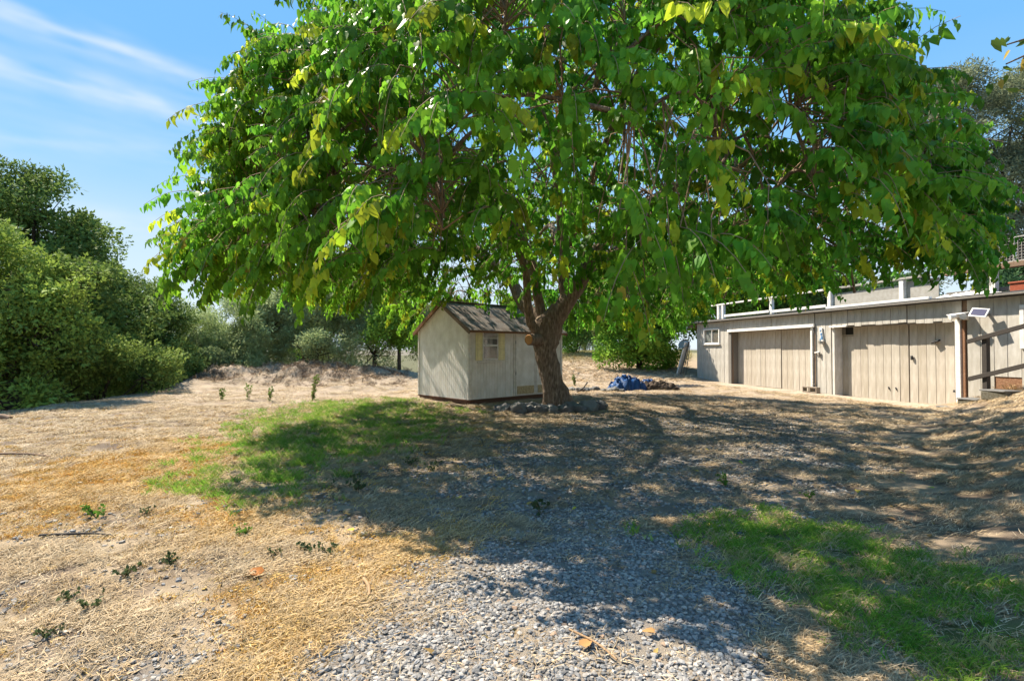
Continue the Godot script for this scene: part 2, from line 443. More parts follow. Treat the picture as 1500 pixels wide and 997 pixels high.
func blade_tuft(seed_: int, count: int, height: float, spread: float, wide: float, lie: float, tones := 0.25) -> ArrayMesh:
	var g := RandomNumberGenerator.new()
	g.seed = seed_
	var b := Mb.new()
	for k in count:
		var a := g.randf() * TAU
		var r := sqrt(g.randf()) * spread
		var p := Vector3(cos(a) * r, 0, sin(a) * r)
		var h := height * g.randf_range(0.5, 1.15)
		var ld := g.randf() * TAU
		var lean := Vector3(cos(ld), 0, sin(ld)) * lie * g.randf_range(0.4, 1.2)
		var dir := (Vector3.UP * (1.0 - lie * 0.75) + lean).normalized()
		var side := dir.cross(Vector3(cos(ld + 1.3), 0.3 + 3.0 * lie * lie, sin(ld + 1.3))).normalized() * wide * 0.5
		var droop := Vector3(lean.x, -0.25 if lie < 0.8 else -0.02, lean.z) * h * 0.45
		var up := side.cross(dir).normalized()
		if up.y < 0.0: up = -up
		var v := 1.0 + g.randf_range(-tones, tones)
		b.col = Color(v, v, v)
		p.y += 0.006 * g.randf() * (4.0 if lie > 0.8 else 1.0)
		var m := p + dir * h * 0.55
		var e := p + dir * h * 0.85 + droop
		if lie > 0.8: e.y = maxf(e.y, 0.002)
		var i0 := b.vert(p - side, up)
		var i1 := b.vert(p + side, up)
		var i2 := b.vert(m + side * 0.8, up)
		var i3 := b.vert(m - side * 0.8, up)
		var i4 := b.vert(e, up)
		b.tri_n(i0, i1, i2); b.tri_n(i0, i2, i3); b.tri_n(i3, i2, i4)
	return b.mesh()
func lump(seed_: int, sub: int, jag: float, flat_ := false) -> ArrayMesh:   # an uneven stone of radius about 1
	var ico := SphereMesh.new()
	ico.radius = 1.0; ico.height = 2.0
	ico.radial_segments = 6 * sub; ico.rings = 3 * sub
	var arr := ico.get_mesh_arrays()
	var b := Mb.new()
	var f := noise(seed_, 0.9, 3)
	for p in arr[Mesh.ARRAY_VERTEX]:
		var q: Vector3 = p
		b.vert(q * (1.0 + jag * f.get_noise_3dv(q * 1.4)), q)
	var ix: PackedInt32Array = arr[Mesh.ARRAY_INDEX]
	for k in range(0, ix.size(), 3): b.tri_i(ix[k], ix[k + 2], ix[k + 1])
	if flat_:
		var c := Mb.new()
		for k in range(0, b.ix.size(), 3):
			var a0 := b.v[b.ix[k]]; var a1 := b.v[b.ix[k + 2]]; var a2 := b.v[b.ix[k + 1]]
			if (a1 - a0).cross(a2 - a0).length() > 1e-6: c.face([a0, a1, a2])
		return c.mesh()
	b.smooth()
	return b.mesh()

func _ready() -> void:
	rng.seed = 20240
	# ---- camera ----
	var cam := Camera3D.new()
	cam.name = "camera"
	add_child(cam)
	cam.position = Vector3(0, CAM_H, 0)
	cam.rotation_degrees = Vector3(1.015, 0, 0)
	cam.fov = 66.4
	cam.near = 0.05
	cam.far = 1200.0
	# ---- sky, sun, exposure ----
	var env := Environment.new()
	env.background_mode = Environment.BG_SKY
	var psm := PanoramaSkyMaterial.new()
	psm.panorama = sky_texture()
	var sky := Sky.new()
	sky.sky_material = psm
	env.sky = sky
	env.background_energy_multiplier = 0.56
	env.tonemap_mode = Environment.TONE_MAPPER_LINEAR
	env.tonemap_exposure = 3.5
	env.sdfgi_enabled = true; env.ssao_enabled = true; env.ssil_enabled = true
	var we := WorldEnvironment.new()
	we.name = "world_environment"
	we.environment = env
	add_child(we)
	var sun := DirectionalLight3D.new()
	sun.name = "sun"
	sun.light_energy = 1.15
	sun.light_color = Color(1.0, 0.95, 0.87)
	sun.light_angular_distance = 0.5
	sun.shadow_enabled = true
	add_child(sun)
	sun.basis = Basis.looking_at(-sun_dir, Vector3.UP)
	# ---- setting ----
	make_textures()
	make_materials()
	lay_zones()
	build_ground()
	build_garage()
	build_deck()
	build_shed()
	build_tree()
	build_background()
	build_overhang()
	build_ground_cover()
	build_small_things()

func axis(lo: float, a: float, b: float, hi: float, step: float, grow := 1.25) -> PackedFloat32Array:
	var out: Array = []
	var x := a
	while x <= b + 1e-4:
		out.append(x); x += step
	var s := step
	x = out[-1]
	while x < hi:
		s *= grow; x += s; out.append(x)
	s = step
	x = a
	while x > lo:
		s *= grow; x -= s; out.push_front(x)
	return PackedFloat32Array(out)
func build_ground() -> void:
	var xs := axis(-420.0, -14.0, 13.0, 420.0, 0.125)
	var ds := axis(-40.0, 1.6, 25.5, 480.0, 0.125)
	var b := Mb.new()
	var straw := Color(0.52, 0.41, 0.28)
	var dirt := Color(0.20, 0.15, 0.11)
	var tan_ := Color(0.55, 0.44, 0.33)
	for d in ds:
		for x in xs:
			var n1 := nz_mid.get_noise_2d(x, d)
			var n2 := nz_fine.get_noise_2d(x, d)
			var c := straw.lerp(dirt, clampf(0.5 + n1 * 1.5 + n2 * 0.7, 0.0, 1.0))
			c = c.lerp(tan_, ss(10.0, 18.0, d) * 0.75)
			if d > 0.0 and d < 24.0:
				c = c.lerp(Color(0.60, 0.36, 0.11), cover(ORANGE, x, d) * clampf(0.6 + n1 * 0.7, 0.0, 0.85))
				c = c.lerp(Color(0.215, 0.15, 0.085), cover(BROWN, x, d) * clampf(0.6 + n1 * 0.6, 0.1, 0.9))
				c = c.lerp(Color(0.30, 0.275, 0.25), cover(GRAVEL, x, d) * clampf(0.75 + n1 * 0.5 + n2 * 0.3, 0.15, 1.0))
				c = c.lerp(Color(0.17, 0.20, 0.055), cover(GREEN, x, d) * clampf(0.65 + n1 * 0.6, 0.0, 0.9))
			# dark broken earth on the far mounds
			var dk := clampf(1.6 * bump2(x, d, -8.2, 23.6, 1.9, 1.0) * (0.5 + 1.2 * n1) + 1.2 * bump2(x, d, -12.2, 21.4, 0.8, 0.5), 0.0, 0.85)
			c = c.lerp(Color(0.13, 0.095, 0.075), dk)
			c = c.lerp(Color(0.27, 0.26, 0.10), 0.6 * ss(30.0, 37.0, d) * ss(-4.0, 2.0, x))
			if x < -12.0: c = c.lerp(Color(0.11, 0.09, 0.05), 0.9 * ss(-12.0, -13.4, x))
			if d > 45.0: c = c.lerp(Color(0.13, 0.13, 0.06), ss(45.0, 70.0, d))
			b.col = c
			b.vert(Vector3(x, land(x, d), -d), Vector3.UP)
	var w := xs.size()
	for j in ds.size() - 1:
		for i in w - 1:
			var a := j * w + i
			b.tri_i(a, a + 1, a + w); b.tri_i(a + 1, a + w + 1, a + w)
	b.smooth()
	var m := mat(Color(1, 1, 1), 0.95, "soil", Vector3(1.1, 1.1, 1.1), 1.6)
	m.vertex_color_use_as_albedo = true
	m.uv1_world_triplanar = true
	var g := part("ground", b.mesh(), m, self)
	metas(g, "dry yard ground of straw, dirt and gravel rising to a bank", "ground", "", "structure")

# ---------- the garage: its own axes are X along the front towards the viewer, Y up, Z out into the yard ----------
const G_AT := Vector3(11.3, 0, -13.45)
const G_TURN := -1.36388
func gp(x: float, y: float, z: float) -> Vector3: return G_AT + Basis(Vector3.UP, G_TURN) * Vector3(x, y, z)
func planks(parent: Node, x0: float, x1: float, y0: float, y1: float, z: float, wide: float, mats: Array, loose := 0.004, ragged := 0.0) -> void:
	var n := maxi(1, int(round((x1 - x0) / wide)))
	var w := (x1 - x0) / n
	for i in n:
		var r := rr(-ragged, ragged)
		bx("plank", Vector3(snappedf(w - 0.007, 0.001), snappedf(y1 - y0 + r, 0.01), 0.022), Vector3(x0 + w * (i + 0.5), (y0 + y1 + (r if ragged > 0.0 else 0.0) * -1.0) / 2.0, z - 0.011 + rr(-loose, loose)), mats[rng.randi() % mats.size()], parent, Vector3(0, rr(-0.012, 0.012), rr(-0.003, 0.003)), 0.005)
func build_garage() -> void:
	var g := thing("garage", "long low cream board garage with two wide plank doors", "garage", G_AT, G_TURN)
	# shell
	var shell := Mb.new()
	shell.box(Vector3(0.1, 2.7, 7.0), Vector3(-11.80, 1.3, -3.56))
	shell.box(Vector3(0.1, 2.7, 7.0), Vector3(8.95, 1.3, -3.56))
	shell.box(Vector3(20.9, 2.9, 0.1), Vector3(-1.4, 1.2, -7.12))
	part("side_and_back_walls", shell.mesh(), M.plank[2], g)
	bx("roof", Vector3(21.7, 0.09, 7.7), Vector3(-1.45, 2.80, -3.65), M.roofing, g, Vector3.ZERO, 0.01)
	bx("roof_edge", Vector3(21.72, 0.05, 0.03), Vector3(-1.45, 2.782, 0.217), M.gray_wood, g)
	bx("floor_slab", Vector3(20.8, 0.12, 7.0), Vector3(-1.4, -0.12, -3.4), M.concrete, g)
	bx("eave_beam", Vector3(0.55, 0.16, 0.14), Vector3(-12.05, 2.62, 0.05), M.brown_wood, g)
	bx("rafter_end", Vector3(0.30, 0.2, 0.09), Vector3(-12.02, 2.42, -0.25), M.brown_wood, g)
	# front wall
	var wall := part("front_wall", backing([[-11.75, -9.05, -0.05, 2.74], [-4.5, -3.74, -0.05, 2.74], [0.18, 8.9, -0.05, 2.74], [-9.05, -4.5, 2.27, 2.74], [-3.74, 0.18, 2.25, 2.74]], -0.05), M.brown_wood, g)
	planks(wall, -11.75, -11.15, -0.08, 2.74, 0.0, 0.3, M.plank)
	planks(wall, -11.15, -9.9, -0.08, 1.76, 0.0, 0.31, M.plank)
	planks(wall, -11.15, -9.9, 2.45, 2.74, 0.0, 0.31, M.plank)
	planks(wall, -9.9, -9.3, -0.08, 2.74, 0.0, 0.3, M.plank)
	planks(wall, -4.44, -3.76, 0.0, 2.74, 0.0, 0.23, M.plank)
	planks(wall, -9.28, -6.6, 2.38, 2.745, 0.012, 0.27, M.plank, 0.003, 0.02)
	planks(wall, -6.58, -4.46, 2.36, 2.745, 0.012, 0.26, M.plank, 0.003, 0.02)
	planks(wall, -3.74, -3.1, 2.27, 2.745, 0.012, 0.22, M.plank, 0.003, 0.02)
	planks(wall, -3.08, -1.12, 2.24, 2.745, 0.02, 0.25, M.plank, 0.003, 0.025)
	planks(wall, -1.1, 0.34, 2.22, 2.745, 0.012, 0.245, M.plank, 0.003, 0.025)
	planks(wall, 0.46, 1.06, -0.1, 2.74, 0.0, 0.3, M.plank)
	planks(wall, 1.06, 1.62, 0.86, 2.74, 0.0, 0.28, M.plank)
	planks(wall, 1.62, 2.62, 0.6, 1.52, 0.0, 0.33, M.plank)
	planks(wall, 1.62, 2.62, 2.52, 2.74, 0.0, 0.33, M.plank)
	planks(wall, 2.62, 8.9, 0.2, 2.74, 0.0, 0.33, M.plank)
	# patch of broken cladding low on the wall by the steps
	bx("broken_opening", Vector3(0.62, 0.5, 0.02), Vector3(1.36, 0.62, -0.03), M.rust, g)
	# left window
	var w := bx("window", Vector3(1.25, 0.69, 0.02), Vector3(-10.525, 2.105, -0.05), M.room, g)
	for s in [-1, 1]:
		bx("frame", Vector3(0.07, 0.69, 0.07), Vector3(s * 0.59, 0, 0.06), M.rail_white, w)
		bx("frame", Vector3(1.25, 0.06, 0.075), Vector3(0, s * 0.32, 0.06), M.rail_white, w)
	bx("frame", Vector3(0.035, 0.58, 0.05), Vector3(0.02, 0, 0.05), M.rail_white, w)
	bx("pane", Vector3(1.1, 0.58, 0.006), Vector3(0, 0, 0.035), M.glass, w, Vector3.ZERO, 0.0)
	bx("curtain", Vector3(0.45, 0.5, 0.01), Vector3(-0.28, 0.02, 0.018), M.gray_paint, w)
	bx("sill", Vector3(1.36, 0.04, 0.12), Vector3(0, -0.37, 0.07), M.gtrim, w)
	# right window
	var w2 := bx("window", Vector3(1.0, 1.0, 0.02), Vector3(2.12, 2.02, -0.05), M.room, g)
	for s in [-1, 1]:
		bx("frame", Vector3(0.09, 1.0, 0.08), Vector3(s * 0.455, 0, 0.06), M.white, w2)
		bx("frame", Vector3(1.0, 0.08, 0.085), Vector3(0, s * 0.46, 0.06), M.white, w2)
	bx("pane", Vector3(0.84, 0.86, 0.006), Vector3(0, 0, 0.035), M.glass, w2, Vector3.ZERO, 0.0)
	# jambs and trim
	bx("door_head", Vector3(4.85, 0.11, 0.05), Vector3(-6.85, 2.315, 0.055), M.rail_white, g, Vector3(0, 0, 0.004))
	bx("door_head", Vector3(0.68, 0.05, 0.06), Vector3(-3.45, 2.245, 0.04), M.rail_white, g)
	bx("door_post", Vector3(0.2, 2.38, 0.36), Vector3(-9.18, 1.12, -0.16), M.gray_wood, g)
	bx("door_post", Vector3(0.09, 2.3, 0.37), Vector3(-4.60, 1.10, -0.165), M.rail_white, g)
	bx("door_post", Vector3(0.10, 2.3, 0.34), Vector3(-3.70, 1.1, -0.19), M.gtrim, g)
	bx("door_post", Vector3(0.13, 2.3, 0.38), Vector3(0.245, 1.1, -0.16), M.rail_white, g)
	bx("corner_board", Vector3(0.06, 2.3, 0.04), Vector3(0.39, 1.1, 0.0), M.rust, g)
	bx("soffit", Vector3(4.4, 0.02, 0.3), Vector3(-6.85, 2.262, -0.16), M.gray_wood, g)
	bx("soffit", Vector3(3.8, 0.02, 0.3), Vector3(-1.78, 2.226, -0.16), M.gray_wood, g)
	# doors, set back
	var ld := part("garage_door", backing([[-9.08, -4.64, -0.02, 2.26]], -0.36), M.brown_wood, g)
	planks(ld, -9.08, -7.9, 0.0, 2.25, -0.31, 0.3, M.doorplank, 0.004)
	planks(ld, -7.9, -6.45, 0.02, 2.25, -0.295, 0.29, M.doorplank, 0.006)
	planks(ld, -6.45, -4.66, 0.0, 2.25, -0.31, 0.3, M.doorplank, 0.004)
	bx("latch", Vector3(0.05, 0.14, 0.04), Vector3(-4.78, 0.42, -0.28), M.iron, ld)
	bx("bolt", Vector3(0.14, 0.03, 0.03), Vector3(-4.76, 0.50, -0.28), M.iron, ld)
	var rd := part("garage_door", backing([[-3.65, -3.2, -0.02, 1.95], [-3.2, 0.18, -0.02, 2.24]], -0.36), M.brown_wood, g)
	planks(rd, -3.65, -3.2, 0.0, 1.94, -0.315, 0.22, M.doorplank, 0.003)
	var vent := bx("vent", Vector3(0.44, 0.26, 0.03), Vector3(-3.425, 2.09, -0.35), M.black, rd)
	bx("slat", Vector3(0.12, 0.25, 0.03), Vector3(-0.15, 0, 0.03), M.gray_wood, vent)
	bx("slat", Vector3(0.44, 0.03, 0.04), Vector3(0, -0.12, 0.03), M.doorplank[2], vent)
	planks(rd, -3.19, -1.34, -0.02, 2.235, -0.29, 0.265, M.doorplank, 0.005, 0.03)
	planks(rd, -1.32, 0.17, -0.03, 2.235, -0.302, 0.255, M.doorplank, 0.005, 0.03)
	bx("hasp", Vector3(0.16, 0.06, 0.05), Vector3(-0.02, 0.42, -0.27), M.iron, rd)
	bx("handle", Vector3(0.05, 0.12, 0.05), Vector3(-1.22, 1.27, -0.26), M.iron, rd)
	bx("bracket", Vector3(0.18, 0.04, 0.12), Vector3(-0.52, 1.72, -0.24), M.iron, rd, Vector3(0.3, 0.2, 0.3))
	for x in [-1.95, -1.72]: bx("screw_plate", Vector3(0.035, 0.09, 0.02), Vector3(x, 0.36, -0.27), M.iron, rd, Vector3(0, 0, 0.4))
	# apron in front of the doors
	var ap := thing("concrete_apron", "cracked pale concrete apron along the garage doors", "slab", G_AT, G_TURN)
	for k in 5:
		bx("slab", Vector3(2.06, 0.14, 1.05 - 0.06 * k), Vector3(-8.4 + 2.1 * k, -0.03 + rr(-0.008, 0.008), 0.56 - 0.03 * k), M.concrete, ap, Vector3(rr(-0.006, 0.006), rr(-0.006, 0.006), 0), 0.012)
	ap.set_meta("kind", "structure")
	# fittings that hang on the wall
	var pp := thing("drain_pipe", "slim grey pipe running down beside the far garage door", "pipe", gp(-4.475, 0.0, 0.06), G_TURN)
	var tb := Mb.new()
	tb.tube(PackedVector3Array([Vector3(0, 0.05, 0), Vector3(0, 1.2, 0), Vector3(0, 2.3, 0)]), PackedFloat32Array([0.03, 0.03, 0.03]), 10)
	part("tube", tb.mesh(), M.pipe, pp)
	for y in [0.3, 1.25, 2.1]: bx("clip", Vector3(0.1, 0.03, 0.07), Vector3(0, y, -0.02), M.metal, pp)
	var mt := thing("wall_bracket", "white and blue oblong bracket hung between the garage doors", "bracket", gp(-4.13, 1.72, 0.03), G_TURN)
	bx("plate", Vector3(0.15, 0.5, 0.05), Vector3(0, 0.27, 0), M.white, mt, Vector3(0, 0, 0.12), 0.02)
	for q in [[-0.02, 0.42, 0.05], [0.01, 0.30, 0.07], [0.03, 0.18, 0.09], [-0.03, 0.12, 0.05]]: bx("blue_patch", Vector3(q[2], q[2] * 1.3, 0.02), Vector3(q[0], q[1], 0.025), M.blue_mark, mt, Vector3(0, 0, rr(-0.4, 0.4)), 0.006)
	var cup := Mb.new()
	cup.tube(PackedVector3Array([Vector3(0, -0.03, 0.06), Vector3(0, 0.0, 0.06), Vector3(0, 0.07, 0.06)]), PackedFloat32Array([0.06, 0.09, 0.10]), 12)
	part("cup", cup.mesh(), M.metal, mt, Vector3(0.05, 0, 0))
	var tap := thing("wall_tap", "small white tap low between the two garage doors", "tap", gp(-4.28, 1.38, 0.03), G_TURN)
	bx("spout", Vector3(0.22, 0.04, 0.04), Vector3(-0.02, 0.03, 0.03), M.white, tap, Vector3(0, 0, 0.15))
	bx("valve", Vector3(0.05, 0.14, 0.05), Vector3(0.06, -0.04, 0.02), M.gray_wood, tap)
	var cb := thing("cinder_block", "pair of hollow cinder blocks at the foot of the wall between doors", "block", gp(-4.4, 0.04, 0.22), G_TURN)
	for s in [-1, 1]:
		var o := Mb.new()
		for t in [-1, 1]:
			o.box(Vector3(0.04, 0.2, 0.16), Vector3(t * 0.135, 0.1, 0), 0.006)
			o.box(Vector3(0.23, 0.035, 0.16), Vector3(0, 0.1 + t * 0.0825, 0), 0.006)
		part("block", o.mesh(), M.block, cb, Vector3(s * 0.16, 0, 0), Vector3(0, s * 0.04, 0))
	var fl := thing("wall_floodlight", "white twin-head floodlight mounted above the near garage door post", "light", gp(0.36, 2.30, 0.02), G_TURN)
	bx("base_plate", Vector3(0.14, 0.1, 0.05), Vector3(0.1, 0, 0.02), M.white, fl, Vector3.ZERO, 0.012)
	for s in [-1, 1]:
		var hd := Mb.new()
		hd.tube(PackedVector3Array([Vector3(0, 0, 0), Vector3(s * 0.05, 0.03, 0.1), Vector3(s * 0.12, 0.02, 0.22), Vector3(s * 0.16, -0.0, 0.30)]), PackedFloat32Array([0.02, 0.035, 0.06, 0.075]), 12)
		part("lamp_head", hd.mesh(), M.white, fl, Vector3(0.1, 0.02, 0.02))
	bx("hood", Vector3(0.42, 0.03, 0.2), Vector3(0.0, 0.1, 0.14), M.white, fl, Vector3(0.15, 0, 0.05), 0.01)
	var so := thing("solar_light", "small solar panel light tilted on the wall above the steps", "light", gp(0.93, 2.36, 0.02), G_TURN)
	bx("arm", Vector3(0.06, 0.06, 0.22), Vector3(0.04, -0.02, 0.1), M.gray_wood, so)
	var pn := bx("panel", Vector3(0.36, 0.03, 0.26), Vector3(0, 0.03, 0.24), M.white, so, Vector3(0.95, 0, -0.25), 0.01)
	bx("solar_cell", Vector3(0.29, 0.012, 0.19), Vector3(0, 0.014, 0), M.solar, pn)
func backing(rects: Array, z: float) -> ArrayMesh:
	var b := Mb.new()
	for r in rects: b.box(Vector3(r[1] - r[0] - 0.004, r[3] - r[2], 0.04), Vector3((r[0] + r[1]) / 2.0, (r[2] + r[3]) / 2.0, z))
	return b.mesh()

func build_deck() -> void:
	var rl := thing("deck_railing", "weathered white railing of posts and boards on the garage roof", "railing", G_AT, G_TURN)
	for x in [-10.42, -10.08, -6.95, -4.1, -1.5, 0.87, 3.2, 5.6, 8.0]:
		bx("post", Vector3(0.14, 0.66, 0.12), Vector3(x, 3.178, -0.3), M.rail_white if x < 0.0 else M.gtrim, rl, Vector3(0, rr(-0.03, 0.03), rr(-0.01, 0.01)))
	bx("top_rail", Vector3(6.9, 0.06, 0.14), Vector3(-7.5, 3.54, -0.3), M.rail_white, rl)
	bx("top_rail", Vector3(3.7, 0.06, 0.16), Vector3(-2.2, 3.54, -0.3), M.gray_paint, rl)
	bx("top_rail", Vector3(8.7, 0.12, 0.16), Vector3(4.05, 3.51, -0.3), M.brown_wood, rl)
	bx("mid_rail", Vector3(2.9, 0.1, 0.04), Vector3(-8.45, 3.0, -0.22), M.rail_white, rl)
	bx("mid_rail", Vector3(2.7, 0.1, 0.04), Vector3(-5.55, 2.98, -0.22), M.rail_white, rl)
	bx("mid_rail", Vector3(8.7, 0.1, 0.05), Vector3(4.0, 2.97, -0.42), M.gray_wood, rl)
	bx("board_panel", Vector3(2.4, 0.50, 0.03), Vector3(-2.8, 3.12, -0.34), M.gray_paint, rl)
	bx("board_panel", Vector3(0.92, 0.6, 0.03), Vector3(-0.96, 3.16, -0.36), M.gray_paint, rl)
	bx("kick_board", Vector3(3.5, 0.09, 0.12), Vector3(-2.3, 2.892, -0.12), M.rail_white, rl)
	var spans := [[-0.72, 0.30, 3.72, 4.05, "short grey grid trellis panel part hidden behind the tree leaves"], [0.2, 1.32, 3.58, 4.12, "grey square grid trellis panel standing on the deck rail"], [1.34, 2.9, 3.58, 4.14, "long grey grid trellis panel farthest along the deck rail"]]
	for s in spans:
		var t := thing("trellis_panel", s[4], "trellis", gp((s[0] + s[1]) / 2.0, s[2], -0.26 - 0.05 * float(s[0] < 0.0)), G_TURN, "trellis panels on the deck rail")
		var ww: float = s[1] - s[0]
		var hh: float = s[3] - s[2]
		for e in [-1, 1]: bx("frame", Vector3(0.03, hh, 0.03), Vector3(e * ww / 2.0, hh / 2.0, 0), M.gray_paint, t)
		for e in [0.0, hh]: bx("frame", Vector3(ww, 0.03, 0.034), Vector3(0, e, 0), M.gray_paint, t)
		var b := Mb.new()
		var x := -ww / 2.0 + 0.075
		while x < ww / 2.0 - 0.03:
			b.box(Vector3(0.013, hh, 0.008), Vector3(x, hh / 2.0, 0.006)); x += 0.075
		var y := 0.07
		while y < hh - 0.03:
			b.box(Vector3(ww, 0.013, 0.008), Vector3(0, y, -0.006)); y += 0.07
		bx("shade_cloth", Vector3(ww - 0.04, hh - 0.04, 0.006), Vector3(0, hh / 2.0, -0.03), M.black, t)
		var grid := part("lattice", b.mesh(), M.metal, t)
		grid.set_meta("kind", "stuff")
	# odds and ends on the deck
	var p := thing("blue_pot", "blue grey glazed plant pot on the deck", "pot", gp(1.28, 2.85, -1.1), G_TURN)
	var b := Mb.new()
	b.tube(PackedVector3Array([Vector3(0, 0, 0), Vector3(0, 0.2, 0), Vector3(0, 0.42, 0), Vector3(0, 0.46, 0)]), PackedFloat32Array([0.14, 0.19, 0.23, 0.25]), 16)
	part("bowl", b.mesh(), M.pot_blue, p)
	var tuft := blade_tuft(77, 30, 0.5, 0.12, 0.03, 0.5)
	var lf := part("foliage", tuft, M.blade, p, Vector3(0, 0.44, 0))
	lf.set_meta("kind", "stuff")
	lf.set_surface_override_material(0, tinted(M.blade, Color(0.08, 0.16, 0.05)))
	var q := thing("red_planter", "red brown planter box at the edge of the deck", "planter", gp(1.62, 2.85, -0.42), G_TURN)
	bx("box", Vector3(0.85, 0.22, 0.22), Vector3(0, 0.11, 0), M.pot_red, q)
	bx("rim", Vector3(0.9, 0.04, 0.27), Vector3(0, 0.235, 0), M.pot_red, q)
	var tr := thing("diagonal_trellis", "orange wooden diagonal trellis screen on the deck", "trellis", gp(1.95, 2.85, -1.0), G_TURN)
	for k in 7:
		for s in [-1, 1]: bx("slat", Vector3(0.05, 0.95, 0.015), Vector3(-0.5 + 0.17 * k, 0.36, 0.012 * s), M.orange_wood, tr, Vector3(0, 0, s * 0.7))
	bx("frame", Vector3(1.3, 0.06, 0.05), Vector3(0, 0.03, 0.0), M.orange_wood, tr)
	var c := thing("dust_sheet", "white crumpled sheet lying along the roof edge", "sheet", gp(0.35, 2.845, -0.14), G_TURN)
	part("cloth", crumpled(1.6, 0.16, 0.12, 5), M.sheet, c)
	# handrail by the steps
	var hr := thing("stair_handrail", "dark weathered timber handrail beside the garage steps", "handrail", gp(1.24, 0.0, 0.5), G_TURN)
	bx("post", Vector3(0.11, 1.75, 0.11), Vector3(0, 0.95, 0), M.dark_wood, hr)
	bx("post", Vector3(0.11, 1.75, 0.11), Vector3(2.3, 1.75, 0), M.dark_wood, hr)
	bx("rail", Vector3(3.0, 0.10, 0.045), Vector3(1.10, 2.09, 0.08), M.dark_wood, hr, Vector3(0, 0, 0.27))
	bx("rail", Vector3(3.0, 0.10, 0.045), Vector3(1.10, 1.24, 0.08), M.dark_wood, hr, Vector3(0, 0, 0.30))
	var st := [[0.55, -0.02, 0.36, 0.1, "lowest dark step block at the foot of the garage steps"], [1.07, 0.12, 0.42, 0.2, "mossy middle step block below the handrail"], [1.62, 0.36, 0.5, 0.2, "topmost grey step block near the broken cladding"]]
	for s in st:
		var o := thing("step_block", s[4], "step", gp(s[0], s[1], 0.62), G_TURN, "step blocks beside the garage")
		bx("block", Vector3(s[2], s[3], 0.5), Vector3(0, s[3] / 2.0, 0), M.step, o, Vector3(0, rr(-0.08, 0.08), 0), 0.02)
		bx("tread", Vector3(s[2] + 0.03, 0.035, 0.53), Vector3(0, s[3] + 0.018, 0), M.rock[1], o, Vector3(0, rr(-0.04, 0.04), 0), 0.01)
	# dry stalks spilling from the broken cladding
	var xs := []
	var cs := PackedColorArray()
	for k in 14:
		xs.append(Transform3D(Basis(rand_dir(), rr(-0.5, 0.5)).scaled(Vector3.ONE * rr(0.7, 1.2)), gp(rr(1.1, 1.6), rr(0.45, 0.6), rr(0.02, 0.16))))
		cs.append(Color(0.55, 0.40, 0.22))
	var ds := copies("dry_stalks", blade_tuft(31, 12, 0.32, 0.08, 0.008, 0.7), M.straw, xs, cs, self)
	metas(ds, "dry stalks poking out of the broken garage cladding", "straw", "", "stuff")
func tinted(base: StandardMaterial3D, c: Color) -> StandardMaterial3D:
	var m: StandardMaterial3D = base.duplicate()
	m.albedo_color = c.linear_to_srgb()
	return m
func crumpled(lx: float, lz: float, hy: float, seed_: int, nx := 26, nz := 12) -> ArrayMesh:   # a heap of cloth
	var b := Mb.new()
	var f := noise(seed_, 1.0, 4)
	f.fractal_type = FastNoiseLite.FRACTAL_RIDGED
	f.fractal_octaves = 2
	for i in nx + 1:
		for j in nz + 1:
			var u := i / float(nx) * 2.0 - 1.0
			var v := j / float(nz) * 2.0 - 1.0
			var e := clampf(1.0 - pow(absf(u), 3.0), 0, 1) * clampf(1.0 - pow(absf(v), 3.0), 0, 1)
			var q := Vector3(u * lx / 2.0, 0, v * lz / 2.0)
			var r := 0.5 + 0.6 * f.get_noise_2d(q.x * 1.3 / maxf(hy, 0.25), q.z * 1.3 / maxf(hy, 0.25))
			q.y = hy * pow(e, 0.5) * clampf(r, 0.1, 1.3)
			q.x += 0.25 * hy * f.get_noise_2d(q.z * 3.0 + 9.0, q.x * 3.0) 
			q.z += 0.25 * hy * f.get_noise_2d(q.x * 3.0 + 4.0, q.z * 3.0)
			b.vert(q, Vector3.UP)
	var w := nz + 1
	for i in nx:
		for j in nz:
			var a := i * w + j
			b.tri_i(a, a + 1, a + w); b.tri_i(a + 1, a + w + 1, a + w)
	b.smooth()
	return b.mesh()

